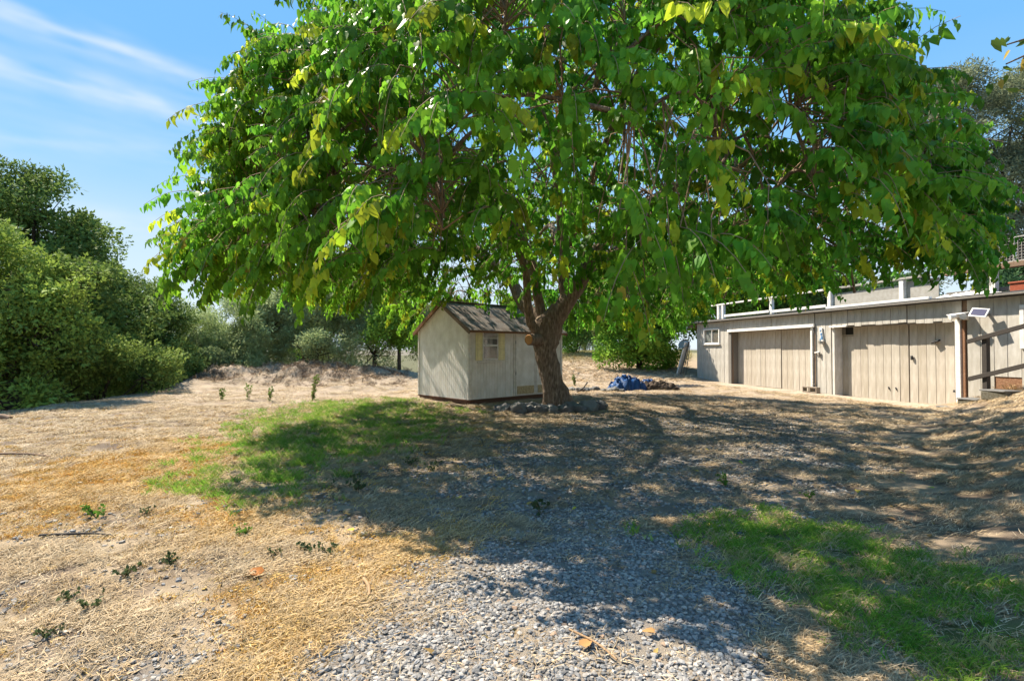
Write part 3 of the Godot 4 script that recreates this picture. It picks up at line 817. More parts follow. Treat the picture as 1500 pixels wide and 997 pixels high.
# ---------- the shed: X along the front, Z out of the front ----------
func build_shed() -> void:
	var at := Vector3(-1.17, 0.0, -14.2)
	var turn := 0.7549
	var s := thing("garden_shed", "cream painted garden shed with brown shingle roof and yellow shutters", "shed", at, turn)
	var L := 3.82
	var D := 2.5
	var y0 := 0.13
	var y1 := 2.10
	var yr := 2.88
	# walls with shallow vertical grooves
	var fw := Mb.new()
	grooved(fw, Vector3(0, y0, 0), Vector3(1, 0, 0), L, y1 - y0, Vector3(0, 0, 1), [])
	part("front_wall", fw.mesh(), M.shed, s)
	var gw := Mb.new()
	var prof := []
	grooved(gw, Vector3(0, y0, -D), Vector3(0, 0, 1), D, y1 - y0, Vector3(-1, 0, 0), [yr - y1 - 0.06])
	part("gable_wall", gw.mesh(), M.shed, s)
	var rw := Mb.new()
	rw.face([Vector3(L, y0, 0), Vector3(L, y0, -D), Vector3(L, y1, -D), Vector3(L, yr - 0.06, -D / 2), Vector3(L, y1, 0)], Vector3(1, 0, 0))
	rw.face([Vector3(0, y0, -D), Vector3(L, y0, -D), Vector3(L, y1, -D), Vector3(0, y1, -D)], Vector3(0, 0, -1))
	part("far_walls", rw.mesh(), M.shed, s)
	for e in [[0.035, 0.014], [L - 0.035, 0.014]]: bx("corner_trim", Vector3(0.07, y1 - y0, 0.025), Vector3(e[0], (y0 + y1) / 2, e[1]), M.shed_trim, s)
	for z in [-0.03, -D + 0.03]: bx("corner_trim", Vector3(0.022, y1 - y0, 0.06), Vector3(-0.013, (y0 + y1) / 2, z), M.shed_trim, s)
	bx("skid", Vector3(L - 0.06, 0.12, 0.1), Vector3(L / 2, 0.05, -0.06), M.skid, s)
	bx("skid", Vector3(L - 0.06, 0.12, 0.1), Vector3(L / 2, 0.05, -D + 0.06), M.skid, s)
	bx("skid", Vector3(0.1, 0.10, D - 0.24), Vector3(0.06, 0.065, -D / 2), M.skid, s)
	bx("floor", Vector3(L + 0.02, 0.035, D + 0.02), Vector3(L / 2, 0.1125, -D / 2), M.skid, s)
	# roof: two slopes, shingles one by one on the front slope
	var run := D / 2 + 0.14
	var slope := atan2(yr - y1, D / 2)
	var len_ := run / cos(slope)
	var rf := Mb.new()
	for k in [1.0, -1.0]:
		var bs := Basis(Vector3.RIGHT, k * slope)
		var mid: Vector3 = Vector3(L / 2, yr - sin(slope) * len_ / 2, -D / 2 + k * cos(slope) * len_ / 2)
		rf.box(Vector3(L + 0.2, 0.03, len_), mid + bs * Vector3(0, 0.0, 0), 0.0, bs)
	var roof := part("roof", rf.mesh(), M.rake, s)
	var rows := 11
	var step := len_ / rows
	for r in rows:
		var x := -0.1 - (0.15 if r % 2 else 0.0)
		while x < L + 0.09:
			var wd := rr(0.27, 0.33)
			var a := maxf(x, -0.1)
			var e := minf(x + wd - 0.008, L + 0.1)
			if e - a > 0.04:
				var along := (r + 0.5) * step
				var pos := Vector3((a + e) / 2, yr - sin(slope) * along, -D / 2 + cos(slope) * along) + Basis(Vector3.RIGHT, slope) * Vector3(0, 0.024 + rr(0, 0.004), 0)
				bx("shingle", Vector3(snappedf(e - a, 0.02), 0.012, step + 0.02), pos, M.shingle[rng.randi() % 4], roof, Vector3(slope + 0.05, 0, rr(-0.012, 0.012)), 0.003)
			x += wd
	for r in rows:
		var along := (r + 0.5) * step
		bx("shingle_course", Vector3(L + 0.2, 0.012, step + 0.02), Vector3(L / 2, yr - sin(slope) * along, -D / 2 - cos(slope) * along) + Basis(Vector3.RIGHT, -slope) * Vector3(0, 0.024, 0), M.shingle[r % 4], roof, Vector3(-slope - 0.05, 0, 0), 0.003)
	bx("ridge_cap", Vector3(L + 0.2, 0.02, 0.2), Vector3(L / 2, yr + 0.034, -D / 2), M.shingle[2], roof)
	for k in [1.0, -1.0]:
		bx("rake_board", Vector3(0.03, 0.10, len_ + 0.02), Vector3(-0.10, yr - 0.045 - sin(slope) * len_ / 2, -D / 2 + k * cos(slope) * len_ / 2), M.rake if k > 0.0 else M.rust, s, Vector3(k * slope, 0, 0))
		bx("rake_board", Vector3(0.03, 0.10, len_ + 0.02), Vector3(L + 0.10, yr - 0.045 - sin(slope) * len_ / 2, -D / 2 + k * cos(slope) * len_ / 2), M.rake, s, Vector3(k * slope, 0, 0))
		bx("eave_edge", Vector3(L + 0.2, 0.05, 0.02), Vector3(L / 2, yr - sin(slope) * len_ - 0.02, -D / 2 + k * (run + 0.003)), M.rust, s)
	# window with shutters
	var w := bx("window", Vector3(0.56, 0.80, 0.016), Vector3(0.75, 1.62, 0.006), M.room, s)
	for k in [-1, 1]:
		bx("frame", Vector3(0.035, 0.80, 0.03), Vector3(k * 0.275, 0, 0.016), M.white, w)
		bx("frame", Vector3(0.585, 0.035, 0.032), Vector3(0, k * 0.39, 0.016), M.white, w)
	bx("sash_bar", Vector3(0.53, 0.05, 0.034), Vector3(0, 0.0, 0.018), M.white, w)
	bx("sash_bar", Vector3(0.53, 0.018, 0.026), Vector3(0, 0.20, 0.016), M.white, w)
	bx("curtain", Vector3(0.5, 0.17, 0.008), Vector3(0, 0.29, 0.013), M.gray_paint, w)
	bx("curtain", Vector3(0.12, 0.22, 0.008), Vector3(0.02, 0.10, 0.013), M.gray_paint, w)
	bx("pane", Vector3(0.53, 0.76, 0.004), Vector3(0, 0, 0.0215), M.glass, w, Vector3.ZERO, 0.0)
	bx("sill", Vector3(0.95, 0.03, 0.05), Vector3(0.0, -0.47, 0.02), M.shed_trim, w)
	for x in [0.335, 1.18]:
		var sh := bx("shutter", Vector3(0.24, 0.82, 0.016), Vector3(x, 1.61, 0.012), M.shutter, s)
		for y in [-0.205, 0.205]:
			bx("raised_panel", Vector3(0.15, 0.30, 0.012), Vector3(0, y, 0.012), M.shutter, sh)
			for e in [-1, 1]: bx("stile", Vector3(0.028, 0.39, 0.012), Vector3(e * 0.104, y, 0.0125), M.shutter, sh)
		for y in [-0.39, 0.0, 0.39]: bx("rail", Vector3(0.236, 0.035, 0.014), Vector3(0, y, 0.012), M.shutter, sh)
	# doors
	for k in 2:
		var x0 := 1.72 + 0.87 * k
		var d := bx("door", Vector3(0.85, 1.90, 0.02), Vector3(x0 + 0.43, 1.1, 0.014), M.shed, s)
		for e in [-1, 1]: bx("edge_trim", Vector3(0.05, 1.9, 0.014), Vector3(e * 0.398, 0, 0.014), M.shed_trim, d)
		bx("edge_trim", Vector3(0.74, 0.06, 0.014), Vector3(0, 0.915, 0.0135), M.shed_trim, d)
		bx("kick_board", Vector3(0.72, 0.24, 0.014), Vector3(0, -0.80, 0.0135), M.shed_patch, d)
		for y in [0.62, -0.3]: bx("hinge", Vector3(0.02, 0.1, 0.012), Vector3(-0.42 if k == 0 else 0.42, y, 0.024), M.iron, d)
	for x in [1.715, 2.585, 3.452]: bx("door_gap", Vector3(0.014, 1.9, 0.008), Vector3(x, 1.1, 0.005), M.black, s)
	bx("door_frame", Vector3(0.05, 1.96, 0.03), Vector3(1.685, 1.12, 0.016), M.shed_trim, s)
	bx("door_frame", Vector3(0.05, 1.96, 0.03), Vector3(3.49, 1.12, 0.016), M.shed_trim, s)
func grooved(b: Mb, at: Vector3, along: Vector3, wide: float, high: float, out: Vector3, gable: Array) -> void:
	var n := int(round(wide / 0.102))
	var w := wide / n
	for i in n:
		var a := i * w
		var e := a + w
		var cuts := [[a, a + 0.005, -0.006, 0.0], [a + 0.005, e - 0.005, 0.0, 0.0], [e - 0.005, e, 0.0, -0.006]]
		for c in cuts:
			var hs := []
			for u in [c[0], c[1]]:
				hs.append(high + (gable[0] * (1.0 - absf(u / wide * 2.0 - 1.0)) if gable.size() else 0.0))
			b.face([at + along * c[0] + out * c[2], at + along * c[1] + out * c[3], at + along * c[1] + out * c[3] + Vector3(0, hs[1], 0), at + along * c[0] + out * c[2] + Vector3(0, hs[0], 0)], out)

# ---------- the big mulberry ----------
const T_AT := Vector3(1.15, 0, -11.7)   # middle of its crown
const T_R := 7.05
func crown_top(r: float) -> float: return 2.9 + 5.2 * sqrt(maxf(0.0, 1.0 - pow(r / T_R, 3.0)))
func crown_bottom(r: float) -> float: return 3.15 - 0.75 * ss(2.0, 6.4, r)
func curve(pts: Array, n: int) -> PackedVector3Array:
	var c := Curve3D.new()
	for i in pts.size():
		var t: Vector3 = (pts[mini(i + 1, pts.size() - 1)] - pts[maxi(i - 1, 0)]) / 6.0
		c.add_point(pts[i], -t, t)
	var out := PackedVector3Array()
	var l := c.get_baked_length()
	for i in n + 1: out.append(c.sample_baked(l * i / n, true))
	return out
func taper(a: float, b: float, n: int, p := 1.0) -> PackedFloat32Array:
	var out := PackedFloat32Array()
	for i in n + 1: out.append(lerpf(a, b, pow(i / float(n), p)))
	return out
func build_tree() -> void:
	var base := on(1.1, 13.5)
	var t := thing("mulberry_tree", "huge spreading green mulberry tree with a leaning trunk beside the shed", "tree", Vector3(1.1, 0, -13.5))
	var off := -Vector3(1.1, 0, -13.5)
	# trunk, world positions
	var b := Mb.new()
	var tp := curve([Vector3(1.26, base.y - 0.15, -13.5), Vector3(1.16, 0.25, -13.5), Vector3(1.0, 0.9, -13.5), Vector3(0.86, 1.55, -13.5), Vector3(0.95, 2.15, -13.52), Vector3(1.2, 2.6, -13.5)], 26)
	var tr := PackedFloat32Array()
	for p in tp:
		tr.append(0.275 + 0.15 * ss(0.7, 0.0, p.y) + 0.10 * bump2(p.y, 0, 1.95, 0, 0.4, 1) - 0.10 * ss(2.15, 2.6, p.y))
	b.tube(tp, tr, 28, nz_bark, 0.22, false)
	var trunk := part("trunk", b.mesh(), M.bark, t, off)
	# limbs seen from the yard
	var limbs := []
	limbs.append([curve([Vector3(1.02, 2.15, -13.5), Vector3(1.42, 2.75, -13.45), Vector3(1.73, 3.2, -13.4), Vector3(1.98, 3.7, -13.2), Vector3(2.4, 4.3, -12.9), Vector3(3.6, 5.2, -12.2), Vector3(5.2, 5.7, -11.3), Vector3(7.2, 5.0, -10.4)], 22), 0.25, 0.03])
	limbs.append([curve([Vector3(1.45, 2.8, -13.45), Vector3(1.36, 3.3, -13.5), Vector3(1.33, 4.1, -13.6), Vector3(1.2, 5.4, -13.3), Vector3(0.9, 6.8, -12.6), Vector3(0.6, 8.0, -12)], 18), 0.19, 0.03])
	limbs.append([curve([Vector3(0.85, 2.1, -13.55), Vector3(0.72, 2.7, -13.7), Vector3(0.62, 3.2, -13.6), Vector3(0.42, 4.0, -13.3), Vector3(-0.5, 5.2, -12.3), Vector3(-1.9, 6.2, -10.9), Vector3(-3.2, 6.2, -9.4)], 20), 0.15, 0.03])
	limbs.append([curve([Vector3(0.7, 1.85, -13.35), Vector3(0.45, 2.25, -13.2), Vector3(0.38, 2.9, -13.1), Vector3(0.30, 3.6, -12.8), Vector3(-0.4, 4.6, -11.4), Vector3(-1.3, 5.1, -9.4), Vector3(-2.4, 4.8, -7.2)], 20), 0.125, 0.025])
	limbs.append([curve([Vector3(0.8, 2.2, -13.7), Vector3(0.25, 2.8, -14.2), Vector3(-0.1, 3.5, -14.6), Vector3(-1.6, 4.6, -14.6), Vector3(-3.6, 5.3, -13.9), Vector3(-5.6, 4.8, -12.8)], 20), 0.19, 0.03])
	limbs.append([curve([Vector3(1.3, 3.4, -13.5), Vector3(1.5, 4.2, -12.8), Vector3(1.7, 5.1, -11.0), Vector3(1.8, 5.5, -8.6), Vector3(1.6, 5.0, -6.2)], 16), 0.14, 0.03])
	limbs.append([curve([Vector3(1.9, 3.5, -13.3), Vector3(2.8, 4.2, -13.8), Vector3(4.2, 5.0, -14.8), Vector3(5.8, 5.2, -15.6), Vector3(7.0, 4.4, -16)], 16), 0.14, 0.03])
	limbs.append([curve([Vector3(1.33, 3.9, -13.6), Vector3(1.2, 4.8, -14.6), Vector3(1.1, 5.4, -16.4), Vector3(0.6, 5.0, -18.2)], 14), 0.13, 0.03])
	limbs.append([curve([Vector3(2.2, 4.1, -13.0), Vector3(3.2, 4.6, -11.3), Vector3(4.4, 4.9, -9.2), Vector3(5.2, 4.4, -7.4)], 14), 0.12, 0.03])
	limbs.append([curve([Vector3(-0.4, 4.6, -12.9), Vector3(-2.0, 5.4, -11.9), Vector3(-4.0, 5.7, -10.8), Vector3(-5.8, 5.0, -9.6)], 14), 0.10, 0.025])
	limbs.append([curve([Vector3(-0.1, 3.5, -14.6), Vector3(-1.0, 4.6, -15.8), Vector3(-2.2, 5.1, -17.2)], 10), 0.11, 0.03])
	var nodes := PackedVector3Array()
	var k := 0
	for l in limbs:
		var m := Mb.new()
		var n: int = l[0].size() - 1
		m.tube(l[0], taper(l[1], l[2], n, 0.75), 14 if k < 6 else 9, nz_bark, 0.2)
		part("branch", m.mesh(), M.bark, t, off)
		for i in range(n / 4, n + 1): nodes.append(l[0][i])
		k += 1
	# sawn stub with its orange cut face, and a pale broken bough
	var sb := Mb.new()
	sb.tube(PackedVector3Array([Vector3(0.80, 1.72, -13.4), Vector3(0.58, 1.76, -13.15), Vector3(0.42, 1.75, -12.98)]), PackedFloat32Array([0.20, 0.16, 0.145]), 14, nz_bark, 0.15, true)
	var stub := part("sawn_stub", sb.mesh(), M.bark, t, off)
	var cf := Mb.new()
	var ax := (Vector3(0.42, 1.75, -12.98) - Vector3(0.58, 1.76, -13.15)).normalized()
	cf.tube(PackedVector3Array([Vector3(0.42, 1.75, -12.98) + ax * 0.002, Vector3(0.42, 1.75, -12.98) + ax * 0.012]), PackedFloat32Array([0.125, 0.115]), 16, nz_bark, 0.1, true)
	part("cut_face", cf.mesh(), M.cut, stub)
	var pb := Mb.new()
	pb.tube(curve([Vector3(0.85, 5.12, -9.0), Vector3(1.12, 5.0, -8.9), Vector3(1.3, 4.82, -8.85), Vector3(1.5, 4.85, -8.8)], 6), taper(0.07, 0.025, 6), 8, nz_bark, 0.3)
	part("broken_bough", pb.mesh(), M.wood_pale, t, off)
	# secondary branches
	var sec := Mb.new()
	for i in 420:
		var a := rr(0, TAU)
		var r := T_R * sqrt(rr(0.05, 0.98))
		var top := crown_top(r)
		var y := lerpf(crown_bottom(r) + 0.3, top - 0.3, pow(rng.randf(), 0.8))
		var goal := T_AT + Vector3(cos(a) * r, y, sin(a) * r)
		var from := nodes[0]
		var best := 1e9
		for p in nodes:
			var dd := p.distance_squared_to(goal) * rr(0.7, 1.4) + 3.0 * maxf(0.0, p.y - goal.y)
			if dd < best: best = dd; from = p
		if best > 14.0: continue
		var mid := from.lerp(goal, 0.5) + Vector3(0, 0.3 + 0.1 * from.distance_to(goal), 0) + rand_dir() * 0.2
		var cv := curve([from, mid, goal], 8)
		sec.tube(cv, taper(rr(0.018, 0.036), 0.007, 8), 5, null, 0.0, false)
		for p in range(2, 9): nodes.append(cv[p])
	part("side_branches", sec.mesh(), M.bark, t, off).set_meta("kind", "stuff")
	# hanging leafy shoots
	var gap := noise(21, 0.45, 2)
	var twigs := Mb.new()
	var xf: Array = []
	var cols := PackedColorArray()
	var shoots := 0
	var tries := 0
	while shoots < 3900 and tries < 60000:
		tries += 1
		var a := rr(0, TAU)
		var u := rng.randf()
		var lobe := 0.98 + 0.04 * sin(a * 5.0 + 1.0) + 0.03 * sin(a * 11.0) + 0.09 * exp(-pow(wrapf(a - 1.85, -PI, PI) / 0.32, 2.0)) - 0.03 * exp(-pow(wrapf(a - 2.75, -PI, PI) / 0.5, 2.0))
		var r := T_R * sqrt(u) * 1.0
		var top := crown_top(minf(r, T_R)) + 0.5 * gap.get_noise_2d(cos(a) * r * 1.2, sin(a) * r * 1.2)
		var bot := crown_bottom(r) + 0.35 * gap.get_noise_2d(cos(a) * r * 1.7 + 40.0, sin(a) * r * 1.7)
		bot += 1.1 * ss(3.4, 6.4, cos(a) * r) + 0.7 * ss(4.4, 6.2, -cos(a) * r)
		var y := 0.0
		if rng.randf() < 0.62:
			y = top - 1.3 * pow(rng.randf(), 1.4)
		else:
			y = lerpf(bot, top, rng.randf())
		if y < bot: y = bot + rr(0.0, 0.4)
		var side := r / T_R
		r *= lerpf(1.0, lobe, side)
		var p := T_AT + Vector3(cos(a) * r, y, sin(a) * r)
		if gap.get_noise_3dv(p * 1.3) < -0.22: continue
		# lower on the garage side, lighter on top and at the back
		if p.x > 7.9 - 3.1 * ss(3.6, 5.4, p.y): continue
		if (p.y > 6.0 and rng.randf() < 0.74) or (p.z < -12.5 and p.y > 3.8 and rng.randf() < 0.66): continue
		# the front is thin before the trunk
		var thin := bump2(p.x, p.y, 0.7, 4.3, 1.9, 1.6) * ss(-10.5, -8.0, p.z)
		if rng.randf() < thin * 0.55: continue
		# nothing hangs low before the garage doors
		if p.x > 1.8 and p.z > -11.5 and p.y < 2.6 + 0.3 * ss(2.0, 4.0, p.x): continue
		# the side away from the yard is sparser
		var ax2 := (p - Vector3(0.2, 2.6, -15.4))
		if (ax2 - sun_dir * ax2.dot(sun_dir)).length() < 1.9 and rng.randf() < 0.6: continue
		ax2 = p - Vector3(-2.0, 0.8, -15.2)
		if (ax2 - sun_dir * ax2.dot(sun_dir)).length() < 1.3 and rng.randf() < 0.75: continue
		# nothing hangs low before the trunk
		var across := p.x * 13.5 / -p.z
		if p.z > -13.2 and ((p.y < 3.05 and absf(across - 0.9) < 1.4) or (p.y < 2.75 and absf(across + 1.0) < 0.9)): continue
		shoots += 1
		var outw := Vector3(cos(a), 0, sin(a))
		var dir := (outw * rr(0.5, 1.0) + Vector3(0, rr(-0.25, 0.55), 0) + rand_dir() * 0.55).normalized()
		var len_ := rr(0.5, 1.05)
		var droop := rr(0.5, 1.1) * lerpf(0.5, 1.1, side)
		var n := 5
		var q := PackedVector3Array()
		var cur := p
		var dd := dir
		for i in n + 1:
			q.append(cur)
			dd = (dd + Vector3.DOWN * droop * 0.38).normalized()
			cur += dd * len_ / n
		twigs.tube(q, taper(0.006, 0.002, n), 3, null, 0.0, false)
		if true:
			var best := 1e9
			var from := p
			for z in range(rng.randi() % 3, nodes.size(), 3):
				var ds := nodes[z].distance_squared_to(p) * rr(0.5, 1.5)
				if ds < best: best = ds; from = nodes[z]
			if best < 2.2 and best > 0.02:
				var mid := from.lerp(p, 0.55) + Vector3(0, 0.12, 0) + rand_dir() * 0.08
				twigs.tube(PackedVector3Array([from, mid, p]), PackedFloat32Array([0.011, 0.009, 0.006]), 3, null, 0.0, false)
		var tone := rr(0.5, 1.25)
		var warm := clampf(0.5 + 0.9 * gap.get_noise_3dv(p * 0.9 + Vector3(30, 0, 0)) - 0.05 * p.x, 0.0, 1.0)
		var young := rng.randf() < 0.2
		var count := 30 + rng.randi() % 11
		for i in count:
			var s := (i + rng.randf()) / count
			var f := s * n
			var i0 := mini(int(f), n - 1)
			var at := q[i0].lerp(q[i0 + 1], f - i0)
			var td := (q[i0 + 1] - q[i0]).normalized()
			var sd := td.cross(Vector3.UP).normalized() * (1.0 if i % 2 else -1.0)
			var ld := (Vector3.DOWN * rr(0.5, 1.4) + sd * rr(0.1, 0.6) + td * rr(0.0, 0.6) + rand_dir() * 0.35).normalized()
			var nn := (outw * 0.55 + Vector3.UP * 0.75 + rand_dir() * 0.6)
			nn = (nn - ld * nn.dot(ld)).normalized()
			var sc := lerpf(0.06, 0.16, pow(rng.randf(), 1.2)) * (0.75 if s > 0.85 else 1.0)
			at += sd * 0.04 + ld * 0.03
			xf.append(Transform3D(Basis(ld.cross(nn) * sc * rr(0.85, 1.1), ld * sc, nn * sc), at))
			var g := tone * rr(0.8, 1.2)
			var c := Color(0.085, 0.31, 0.030).lerp(Color(0.30, 0.49, 0.028), rng.randf() * 0.25 + 0.45 * warm) * g
			if young and s > 0.55: c = Color(0.42, 0.52, 0.035) * g
			if rng.randf() < 0.004: c = Color(0.40, 0.33, 0.05)
			cols.append(Color(c.r, c.g, c.b))
	part("twigs", twigs.mesh(), M.twig, t, off).set_meta("kind", "stuff")
	# the leaves that show largest are parts, the rest one mass
	var eye := Vector3(0, CAM_H, 0)
	var rank := []
	for i in xf.size():
		var v: Vector3 = xf[i].origin - eye
		if v.z > -2.0 or absf(v.x / v.z) > 0.97 or absf(v.y / v.z) > 0.64: continue
		rank.append([xf[i].basis.y.length() / v.length(), i])
	rank.sort_custom(func(p, q): return p[0] > q[0])
	var near := {}
	for i in mini(300, rank.size()): near[rank[i][1]] = true
	var shapes := [mulberry_leaf(0.22, 0.07), mulberry_leaf(0.65, 0.16), mulberry_leaf(0.08, 0.03)]
	var sets := [[], [], []]
	var tints := [PackedColorArray(), PackedColorArray(), PackedColorArray()]
	for i in xf.size():
		if near.has(i): continue
		var w := i % 3
		var x: Transform3D = xf[i]
		sets[w].append(Transform3D(x.basis, x.origin + off))
		tints[w].append(cols[i])
	var crown := copies("crown", shapes[0], M.leaf, sets[0], tints[0], t)
	copies("crown_leaves", shapes[1], M.leaf, sets[1], tints[1], t)
	copies("crown_leaves", shapes[2], M.leaf, sets[2], tints[2], t)
	var mats := []
	for i in 8:
		var m: StandardMaterial3D = M.leaf.duplicate()
		var c: Color = Color(0.105, 0.33, 0.022).lerp(Color(0.38, 0.54, 0.03), i / 8.0)
		m.albedo_color = c.linear_to_srgb()
		mats.append(m)
	for i in near:
		var o := part("leaf", shapes[i % 3], mats[clampi(int((cols[i].r - 0.07) * 29.0), 0, 7)], crown)
		var x: Transform3D = xf[i]
		o.transform = Transform3D(x.basis, x.origin + off)
	# a hanging string of dead brown leaves
	var dx := []
	var dc := PackedColorArray()
	for i in 130:
		var y := rr(5.0, 6.6)
		var ld := (Vector3.DOWN + rand_dir() * 0.6).normalized()
		var nn := ld.cross(rand_dir()).normalized()
		var sc := rr(0.07, 0.13)
		dx.append(Transform3D(Basis(ld.cross(nn) * sc, ld * sc, nn * sc), Vector3(0.82 + rr(-0.07, 0.07) * (1.0 + 0.6 * float(y < 5.5)), y, -8.9 + rr(-0.1, 0.1)) + off))
		dc.append(Color(0.50, 0.30, 0.14) * rr(0.7, 1.2))
	copies("dead_leaves", shapes[1], M.dead, dx, dc, t)

# ---------- other trees ----------
var sprays := {}
func bg_tree(called: String, label: String, category: String, x: float, d: float, lobes: Array, count: int, size: float, kind: String, c1: Color, c2: Color, trunk_h: float, trunk_r: float, group := "", lean := 0.0) -> Node3D:
	var at := on(x, d)
	var t := thing(called, label, category, at, 0.0, group)
	if not sprays.has(kind):
		sprays.fine = leaf_spray(1, 24, 0.19, 0.24)
		sprays.broad = leaf_spray(2, 20, 0.24, 0.34)
		sprays.slim = leaf_spray(3, 30, 0.25, 0.14)
		sprays.needle = leaf_spray(4, 40, 0.26, 0.07)
	var mid := Vector3.ZERO
	var area := 0.0
	var small := []
	for l in lobes:
		for k in 5:
			var u := rand_dir()
			if u.y < -0.2: u.y = -u.y
			var f := rr(0.28, 0.5)
			small.append([l[0] + u.x * l[3] * 0.95, l[1] + u.y * l[4] * 0.95, l[2] + u.z * l[3] * 0.95, l[3] * f, l[4] * f * 0.9])
	var whole := lobes
	lobes = lobes.map(func(l: Array) -> Array: return [l[0], l[1], l[2], l[3] * 0.9, l[4] * 0.9])
	lobes.append_array(small)
	for l in lobes:
		area += l[3] * l[4]
		mid += Vector3(l[0], l[1], l[2])
	var b := Mb.new()
	if trunk_h > 0.0:
		var tp := curve([Vector3(0, -0.3, 0), Vector3(lean * 0.4, trunk_h * 0.5, 0.05), Vector3(lean, trunk_h, 0)], 8)
		b.tube(tp, taper(trunk_r * 1.2, trunk_r * 0.6, 8), 8, nz_bark, 0.2)
	part("trunk", b.mesh() if trunk_h > 0.0 else stems(), M.bark_far, t)
	var br := Mb.new()
	for l in whole:
		var c := Vector3(l[0], l[1], l[2])
		var from := Vector3(lean * 0.9, trunk_h * 0.85, 0)
		br.tube(curve([from, from.lerp(c, 0.5) + rand_dir() * 0.3, c, c + rand_dir() * l[3] * 0.7], 8), taper(maxf(trunk_r * 0.5, 0.03), 0.015, 8), 5, null, 0.0, false)
		for k in 5:
			br.tube(curve([c, c + rand_dir() * l[3] * 0.5, c + rand_dir() * l[3] * 0.95], 4), taper(0.03, 0.01, 4), 4, null, 0.0, false)
	part("branches", br.mesh(), M.bark_far, t).set_meta("kind", "stuff")
	var xf := []
	var cols := PackedColorArray()
	var gap := noise(int(absf(x * 13.0 + d * 7.0)), 0.55 / size * 0.6, 2)
	var tries := 0
	while xf.size() < count and tries < count * 6:
		tries += 1
		var pick := rng.randf() * area
		var l: Array = lobes[0]
		for q in lobes:
			pick -= q[3] * q[4]
			if pick <= 0.0: l = q; break
		var u := rand_dir()
		if u.y < -0.35 and rng.randf() < 0.5: u.y = -u.y
		var k := lerpf(0.55, 1.04, pow(rng.randf(), 0.5))
		var p := Vector3(l[0], l[1], l[2]) + Vector3(u.x * l[3], u.y * l[4], u.z * l[3]) * k
		if p.y < 0.05: p.y = rr(0.05, 0.5)
		if gap.get_noise_3dv(p + at) < -0.04: continue
		var f := rr(0.7, 1.3) * size
		var up := (u + Vector3.UP * 0.5 + rand_dir() * 0.5).normalized()
		var sd := up.cross(rand_dir()).normalized()
		xf.append(Transform3D(Basis(sd, up, sd.cross(up)).scaled(Vector3.ONE * f), p))
		var c := c1.lerp(c2, clampf(0.5 + 0.9 * gap.get_noise_3dv(p * 0.7 + at) + rr(-0.4, 0.4), 0.0, 1.0)) * rr(1.15, 1.9)
		cols.append(Color(c.r, c.g, c.b))
	copies("crown", sprays[kind], M.leaf_far, xf, cols, t)
	return t
func stems() -> ArrayMesh:
	var b := Mb.new()
	for k in 5:
		var a := k * 1.3
		b.tube(curve([Vector3(cos(a) * 0.15, -0.2, sin(a) * 0.15), Vector3(cos(a) * 0.3, 0.6, sin(a) * 0.3), Vector3(cos(a) * 0.7, 1.5, sin(a) * 0.7)], 5), taper(0.05, 0.02, 5), 5)
	return b.mesh()
